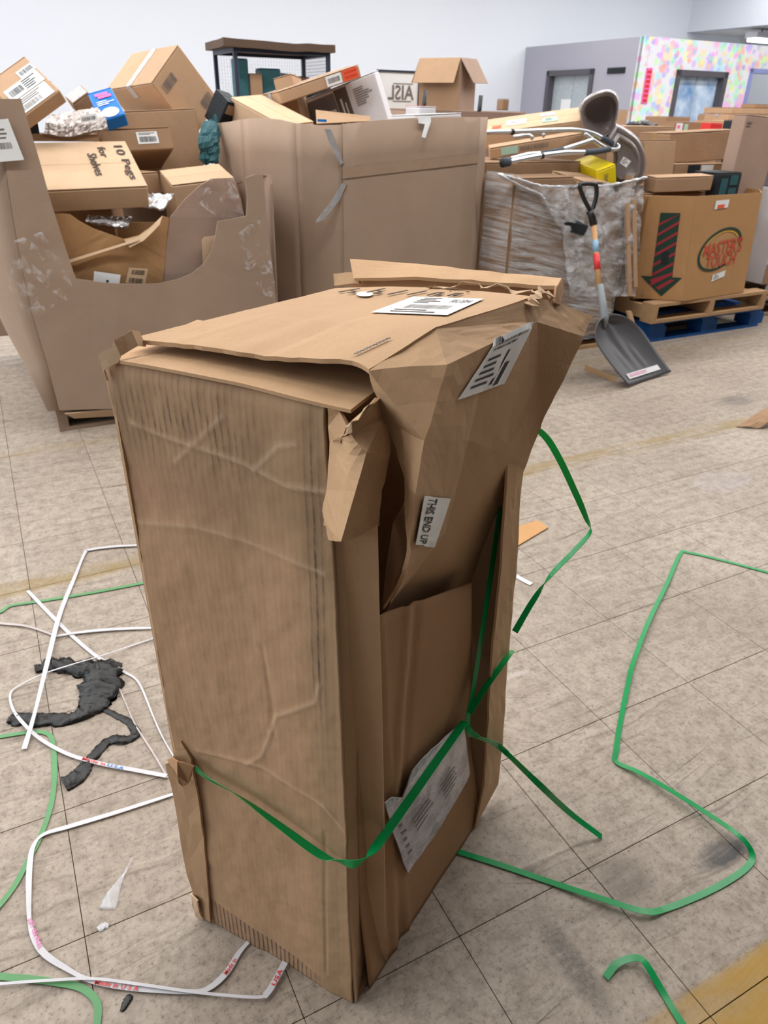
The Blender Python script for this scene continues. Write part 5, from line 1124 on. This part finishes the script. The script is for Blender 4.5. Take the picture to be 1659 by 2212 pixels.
hole = [(.52+.075*math.cos(a), (.54 if math.sin(a) < 0 else .615)+.03*math.sin(a)) for a in np.linspace(0, 2*math.pi, 22)[:-1]]
mpoly(qa, [hole], 'dark', .009)  # hole drawn as a dark patch, its inner shade painted on
ql = MTQ[2]
def ell(cx_, cy_, rx, ry, a0, a1, w_, n=40):
    out = []
    for k in range(n):
        a, b = a0+(a1-a0)*k/n, a0+(a1-a0)*(k+1)/n; sk = -.10
        P_ = lambda t_, r: (cx_+r*rx*math.cos(t_), cy_+r*ry*math.sin(t_)+sk*math.cos(t_)*ry*3.2*r)
        out.append([P_(a, 1), P_(b, 1), P_(b, 1-w_), P_(a, 1-w_)])
    return out
mpoly(ql, ell(.47, .52, .33, .20, 1.15, 6.45, .10), 'dkgreen', .006)
M['goldprint'] = plain('gold_print', S(206, 170, 70), .7)
mpoly(ql, ell(.47, .52, .285, .17, 3.3, 5.9, .06), 'goldprint', .006)
M['redprint'] = plain('faded_red_print', S(196, 84, 66), .7)
nq = qn(ql)
tq1 = [bil(ql, .22, .455)+nq*.007, bil(ql, .82, .405)+nq*.007, bil(ql, .82, .555)+nq*.007, bil(ql, .22, .575)+nq*.007]
tq2 = [bil(ql, .28, .575)+nq*.007, bil(ql, .76, .555)+nq*.007, bil(ql, .74, .68)+nq*.007, bil(ql, .28, .70)+nq*.007]
for q, s_ in ((tq1, "MASTER'S"), (tq2, 'TOUCH')):
    v, f = printed(q, [(s_, 0, 1, 0, 1)], .0); wpart('lettering', mesh('lettering', v, f), 'redprint', mt)
sticker(mt, [bil(ql, u, v_) for u, v_ in ((.30, .05), (.50, .045), (.49, .12), (.29, .13))], 'white', (), lift=.006)
sticker(mt, [bil(ql, u, v_) for u, v_ in ((.33, .09), (.44, .088), (.43, .12), (.33, .122))], 'orange', (), lift=.008)
sticker(mt, [bil(ql, u, v_) for u, v_ in ((.42, .77), (.62, .74), (.61, .80), (.41, .84))], 'white', lines(.1, .6, .1, .9, 3), lift=.006, pm='inkfade')
LM = ' on the produce bin'
carton('flat_carton', 'flat brown carton lying along the front edge'+LM, (1.853, 5.156, .945), (.440, .124, .09), (.05, .002, -.141), 'kraft', dent=.003)
carton('square_carton', 'square brown carton standing behind the flat carton'+LM, (1.678, 5.460, 1.06), (.332, .3, .22), (-.1, -.05, .145), 'kraft')
carton('taped_carton', 'dented brown carton with tape and a small white label'+LM, BA(4.74, 4.30, 1.132), (.71, .30, .195), (0, -.045, 0), 'kraftD', dent=.006, tape='browntape', labels=[('F', .82, .9, .08, .32, 'white', {'inkfade': bars(.1, .9, .2, .6, 6)})])
carton('slim_carton', 'slim open-ended carton under the dented taped carton', (2.131, 5.721, .995), (.6, .3, .075), (-.03, -.019, -.066), 'kraftD', labels=[('F', .4, .58, .1, .95, 'white', {'inkfade': lines(.1, .9, .6, .9, 1)}), ('F', .2, .38, .1, .9, 'dark', {})])
carton('tall_board_box', 'tall narrow pinkish carton standing at the right of the produce bin', BA(4.76, 3.79, .96), (.40, .10, .74), (-.03, .03, .10), 'gay2', labels=[('F', .04, .2, .05, .1, None, {'inkfade': lines(0, 1, 0, 1, 2)}), ('F', .55, .75, .62, .68, 'pink', {})])
tcr = carton('teal_retail_box', 'dark teal retail box showing in the corner of the produce bin', BA(4.42, 3.72, .92), (.24, .2, .17), (0, 0, .1), 'dark', labels=[('F', .1, .4, .2, .8, 'teal', {}), ('F', .5, .85, .1, .45, 'teal', {}), ('F', .5, .85, .55, .9, 'teal', {})])
for i, (b, a, z, dd_, lab) in enumerate([(4.0, 3.95, .43, (.5, .8, .3), 'carton at the bottom of the produce bin'), (4.5, 3.95, .43, (.42, .8, .3), 'second carton at the bottom of the produce bin'), (4.0, 3.98, .74, (.6, .6, .3), 'carton buried under the flat carton in the produce bin'), (4.5, 4.1, .76, (.42, .5, .34), 'carton buried under the slim open-ended carton')]):
    carton('buried_carton', lab, BA(b, a, z), dd_, (0, 0, 0), 'kraftD')

# --- stack at the right edge
carton('appliance_carton', 'tall white and brown appliance carton standing on the dark pallet', BA(5.5, 3.98, .55), (.74, .56, .66), (0, 0, 0), 'whitebox', labels=[('F', .02, .6, .05, .72, 'whitebox', {'greyprint': [(.1, .9, .02, .35)], 'ink': [(.15, .8, .9, .94)], 'inkfade': lines(.1, .5, .5, .85, 4)}), ('F', 0, 1, .78, 1, 'kraftD', {})])
carton('film_roll_box', 'low white parcel at the foot of the appliance carton', BA(5.45, 3.66, .18), (.5, .12, .075), (0, 0, 0), 'whitebox')
carton('grey_carton', 'grey carton with a dark band on top of the tall appliance carton', BA(5.5, 4.1, 1.01), (.7, .5, .25), (0, 0, .1), 'greyprint', labels=[('F', 0, 1, .0, .3, 'dark', {})])
bn = carton('toy_box', 'dark box with a yellow sticker behind the tall narrow carton', BA(5.62, 4.45, 1.22), (.44, .3, .165), (0, 0, 0), 'dark', labels=[('F', .1, .25, .02, .3, 'yellow', {}), ('F', .4, .7, .1, .6, 'bubble', {})])

# ================================================================== BACK ROWS
def simple_bin(name, label, b0, b1, a0, a1, zt_, mat='gay2'):
    t = empty(name, BA((b0+b1)/2, (a0+a1)/2, 0), label, 'bulk bin')
    cs = [(b0, a0), (b1, a0), (b1, a1), (b0, a1)]
    for i in range(4):
        p, q = cs[i], cs[(i+1) % 4]
        board(('front_wall', 'right_wall', 'back_wall', 'left_wall')[i], [BA(*p, .002), BA(*q, .002), BA(*q, zt_+.01*((i*7) % 3-1)), BA(*p, zt_)], [(0, 1, 2, 3)], mat, t, t=.008, sub=4, crumple=.006, nscale=3)
    poly('bin_floor', [BA(*c_, .01) for c_ in cs], mat, t, t=.006)
    return t
simple_bin('bulk_bin', 'pinkish bulk bin in the second row behind the tall plain bin', 2.75, 3.75, 5.0, 6.0, 1.33)
simple_bin('bulk_bin', 'bulk bin in the second row behind the film-wrapped bin', 3.82, 4.68, 5.0, 6.0, 1.24, 'kraftD')
simple_bin('bulk_bin', 'bulk bin in the second row below the shallow tray', 4.74, 5.85, 4.98, 6.0, 1.152, 'kraft')
# cage rack
cg = empty('wire_cage_rack', BA(2.45, 6.8, 0), 'navy steel wire cage rack roofed with a cardboard sheet by the white wall', 'rack')
cb0, cb1, ca0, ca1 = 2.03, 2.82, 6.5, 7.05
for b, a in ((cb0, ca0), (cb1, ca0), (cb0, ca1), (cb1, ca1)):
    v, f = slab(BA(b-.015, a-.015, 0), eB*.03, eA*.03, eZ*1.74); wpart('post', mesh('post', v, f), 'navy', cg)
for z in (1.70, .9, .15):
    for (p, q, s) in ((BA(cb0, ca0-.015, z), eB*(cb1-cb0), eA*.03), (BA(cb0, ca1-.015, z), eB*(cb1-cb0), eA*.03), (BA(cb0-.015, ca0, z), eA*(ca1-ca0), eB*.03), (BA(cb1-.015, ca0, z), eA*(ca1-ca0), eB*.03)):
        v, f = slab(p, q, s, eZ*.04); wpart('rail', mesh('rail', v, f), 'navy', cg)
v, f = slab(BA(cb0, ca0, 1.18), eB*(cb1-cb0), eA*(ca1-ca0), eZ*.02); wpart('shelf', mesh('shelf', v, f), 'navy', cg)
wr = []
for k in range(23): wr.append(slab(BA(cb1-.001, ca0+k*.0245, .2), eB*.002, eA*.0022, eZ*1.5))
for k in range(62): wr.append(slab(BA(cb1-.001, ca0, .2+k*.0245), eB*.002, eA*(ca1-ca0), eZ*.0022))
v, f = join(wr); wpart('wire_mesh', mesh('wire_mesh', v, f), 'navy', cg, kind='stuff')
wr = []
for k in range(32): wr.append(slab(BA(cb0+k*.0245, ca1, .2), eB*.0014, eA*.0014, eZ*1.5))
for k in range(62): wr.append(slab(BA(cb0, ca1, .2+k*.0245), eB*(cb1-cb0), eA*.0014, eZ*.0014))
v, f = join(wr); wpart('wire_mesh', mesh('wire_mesh', v, f), 'alu', cg, kind='stuff')
board('cardboard_roof', [BA(cb0-.10, ca0-.05, 1.76), BA(2.4, ca0-.06, 1.745), BA(cb1+.05, ca0-.04, 1.755), BA(cb1+.06, ca1+.1, 1.75), BA(2.4, ca1+.12, 1.75), BA(cb0-.05, ca1+.1, 1.76)], [(0, 1, 4, 5), (1, 2, 3, 4)], card_mat('brown_dirty_board', S(92, 74, 62)), None, t=.055, sub=3, crumple=.006, nscale=6, off=0, label='dirty dark brown cardboard sheet lying on the wire cage rack', cat='board')
cgz = 1.2
for nm, lab, b, a, d_, rz, m_ in [('teal_box', 'tall narrow teal box leaning in the wire cage rack corner', 2.10, 6.62, (.09, .12, .46), .2, 'teal'), ('brown_book_box', 'brown box between two teal boxes in the cage rack', 2.21, 6.62, (.10, .14, .36), 0, 'kraftD'), ('teal_box', 'broad teal box behind the middle post of the cage rack', 2.35, 6.66, (.17, .14, .40), 0, 'teal'), ('dark_teal_bag', 'dark teal angular parcel beside the broad teal box', 2.50, 6.66, (.12, .14, .28), .3, 'teal'),
                                  ('white_goods_box', 'white box standing in the middle of the cage rack', 2.58, 6.9, (.15, .12, .38), .1, 'whitebox'), ('brown_box', 'small grey-brown box tilted in the cage rack', 2.70, 6.82, (.09, .12, .36), .15, 'woodgrey'), ('dark_bag', 'dark lumpy parcel near the wire mesh side', 2.76, 6.62, (.10, .14, .28), .5, 'dark')]:
    carton(nm, lab, BA(b, a, cgz+d_[2]/2+.002), d_, (0, .06*(b > 2.4), rz), m_)
# open carton with flaps down
oc = empty('open_flap_carton', BA(4.47, 7.29, 1.0), 'open brown carton with its flaps hanging down against the white wall', 'box')
oc.matrix_world = frame((.556, 8.536, 1.30), (.02, 0, -1.005)); w2, d2, h2 = .221, .1875, .48
def ocp(nm, pts, m='kraft', t=.006):
    me = mesh(nm, pts, [tuple(range(len(pts)))]); o = link(nm, me, m, oc); return solid(o, t, 0)
ocp('front_wall', [(-w2, -d2, -h2), (w2, -d2, -h2), (w2, -d2, h2), (-w2, -d2, h2)], 'kraftD'); ocp('back_wall', [(-w2, d2, -h2), (w2, d2, -h2), (w2, d2, h2), (-w2, d2, h2)])
ocp('left_wall', [(-w2, -d2, -h2), (-w2, d2, -h2), (-w2, d2, h2), (-w2, -d2, h2)]); ocp('right_wall', [(w2, -d2, -h2), (w2, d2, -h2), (w2, d2, h2), (w2, -d2, h2)], 'gay2')
ocp('bottom', [(-w2, -d2, -h2), (w2, -d2, -h2), (w2, d2, -h2), (-w2, d2, -h2)])
ocp('flap', [(-w2, -d2, h2), (w2, -d2, h2), (w2-.02, -d2-.09, h2-.21), (-w2-.03, -d2-.09, h2-.21)]); ocp('flap', [(w2, -d2, h2), (w2, d2, h2), (w2+.13, d2+.02, h2-.21), (w2+.13, -d2+.05, h2-.21)], 'gay2')
ocp('flap', [(-w2, -d2, h2), (-w2, d2, h2), (-w2-.10, d2, h2-.19), (-w2-.09, -d2, h2-.21)], 'kraftD')
v, f = slab(BA(4.1, 6.9, .0), eB*.8, eA*.8, eZ*.82); stn = link('pallet_crate', mesh('pallet_crate', v, f), 'kraftD', None, 'closed brown crate under the open carton with hanging flaps', 'crate')
# framed sign leaning at the wall
sg = empty('framed_sign', BA(4.3, 8.0, 1.2), 'black-framed white sign with mirrored letters behind the white appliance box', 'sign')
s0, s1, z0, z1 = 4.05, 4.53, 1.28, 1.675
v, f = slab(BA(s0, 8.0, z0), eB*(s1-s0), eA*.02, eZ*(z1-z0)); wpart('sheet', mesh('sheet', v, f), 'white', sg)
for p, x, z in ((BA(s0-.02, 7.985, z1), eB*(s1-s0+.04), eZ*.02), (BA(s0-.02, 7.985, z0-.02), eB*(s1-s0+.04), eZ*.02), (BA(s0-.02, 7.985, z0), eB*.02, eZ*(z1-z0)), (BA(s1, 7.985, z0), eB*.02, eZ*(z1-z0))):
    v, f = slab(p, x, eA*.03, z); wpart('frame_bar', mesh('frame_bar', v, f), 'navy', sg)
q = [BA(4.48, 7.995, 1.56), BA(4.16, 7.995, 1.56), BA(4.16, 7.995, 1.42), BA(4.48, 7.995, 1.42)]
v, f = printed(q, [('AISL', 0, 1, 0, 1), (.05, .8, -.12, -.06), (.1, .8, 1.06, 1.12)], 0); wpart('lettering', mesh('lettering', v, f), 'inkfade', sg)
for s in (s0+.05, s1-.07):
    v, f = slab(BA(s, 8.0, 0), eB*.03, eA*.03, eZ*1.27); wpart('leg', mesh('leg', v, f), 'navy', sg)
for nm, lab, x, y0, y1, a in [('black_stick', 'short black handle sticking up left of the open flap carton', 916, 196, 226, 5.6), ('black_stick', 'short black handle sticking up right of the open flap carton', 1036, 206, 232, 5.6)]:
    p, q = PA(x-4, y1+40, a), PA(x+3, y0, a); v, f = tube([p, q], .018, 10); link(nm, mesh(nm, v, f, True), 'blk', None, lab, 'stick')
# trays and boxes beyond the produce bin
def rest(pts, wid, z, seed, mat, name, lab, cat):
    v, f = lump([np.array([p[0], p[1], 0]) for p in pts], wid, .35, seed, 12); v = [q+eZ*z for q in v]; return link(name, mesh(name, v, f, True), mat, None, lab, cat)
def span(b0, b1, a0, a1, z0, z1): return BA((b0+b1)/2, (a0+a1)/2, (z0+z1)/2), (b1-b0, a1-a0, z1-z0)
def standing(name, lab, ext, mat='kraft', cat='box', **kw): c_, d_ = span(*ext); return carton(name, lab, c_, d_, (0, 0, 0), mat, cat, **kw)
standing('shallow_tray', 'shallow brown tray with small black parts behind the square carton', (4.80, 5.36, 5.05, 5.45, 1.158, 1.242))
rest([PA(1358, 268, 5.2), PA(1385, 266, 5.2), PA(1415, 270, 5.2)], [.06, .09, .06], 1.245, 31, 'blk', 'black_parts', 'small heap of black parts on the shallow tray', 'parts')
standing('upright_carton', 'narrow upright carton between the plastic tub and the office corner', (5.87, 6.0, 6.3, 6.45, 0, 1.368))
standing('upright_carton', 'tall brown carton standing before the blue frosted door', (6.64, 7.0, 6.4, 6.7, 0, 1.316), 'kraftD')
standing('tall_crate', 'tall closed crate under the small red box and the colour-printed carton', (5.98, 6.57, 5.44, 6.1, 0, 1.188), 'kraftD', 'crate')
standing('long_carton', 'long brown carton with colour print beside the small red box', (6.06, 6.49, 5.72, 5.95, 1.19, 1.272), 'kraftD', labels=[('F', .05, .25, .1, .9, 'white', {'pink': [(.2, .6, .3, .7)]}), ('F', .3, .42, .2, .9, 'green_tag', {})])
standing('red_box', 'small red box on the tall closed crate', (6.30, 6.46, 5.5, 5.62, 1.19, 1.272), 'redtape')
standing('tall_crate', 'tall closed crate under the nearest of the stepped flat cartons', (6.60, 7.42, 5.58, 6.02, 0, 1.2), 'kraft', 'crate')
standing('flat_carton', 'flat brown carton stepped lowest in the row below the mural', (6.61, 7.40, 5.6, 6.0, 1.203, 1.288), 'kraft')
standing('tall_crate', 'tall closed crate under the taped flat carton', (7.16, 7.96, 6.06, 6.42, 0, 1.278), 'kraftD', 'crate')
standing('flat_carton', 'flat brown carton with shiny tape stepped second below the mural', (7.20, 7.92, 6.08, 6.40, 1.281, 1.349), 'kraft', tape='bubble')
standing('tall_crate', 'tall closed crate at the back of the stepped cartons', (7.68, 8.85, 6.46, 6.9, 0, 1.35), 'kraftD', 'crate')
standing('flat_carton', 'flat brown carton stepped highest below the mural', (7.71, 8.8, 6.48, 6.88, 1.353, 1.416), 'kraft')
standing('small_carton', 'small carton on top of the highest stepped flat carton', (8.22, 8.52, 6.6, 6.8, 1.419, 1.458), 'kraftD')
standing('upright_carton', 'dark brown carton standing beside the dark door post', (8.32, 8.68, 7.2, 7.5, 0, 1.345), 'kraftD')
carton('small_carton', 'tiny brown carton with a white roll on the second row bins', PA(1086, 226, 5.5), (.07, .07, .08), (0, 0, .2), 'kraftD')
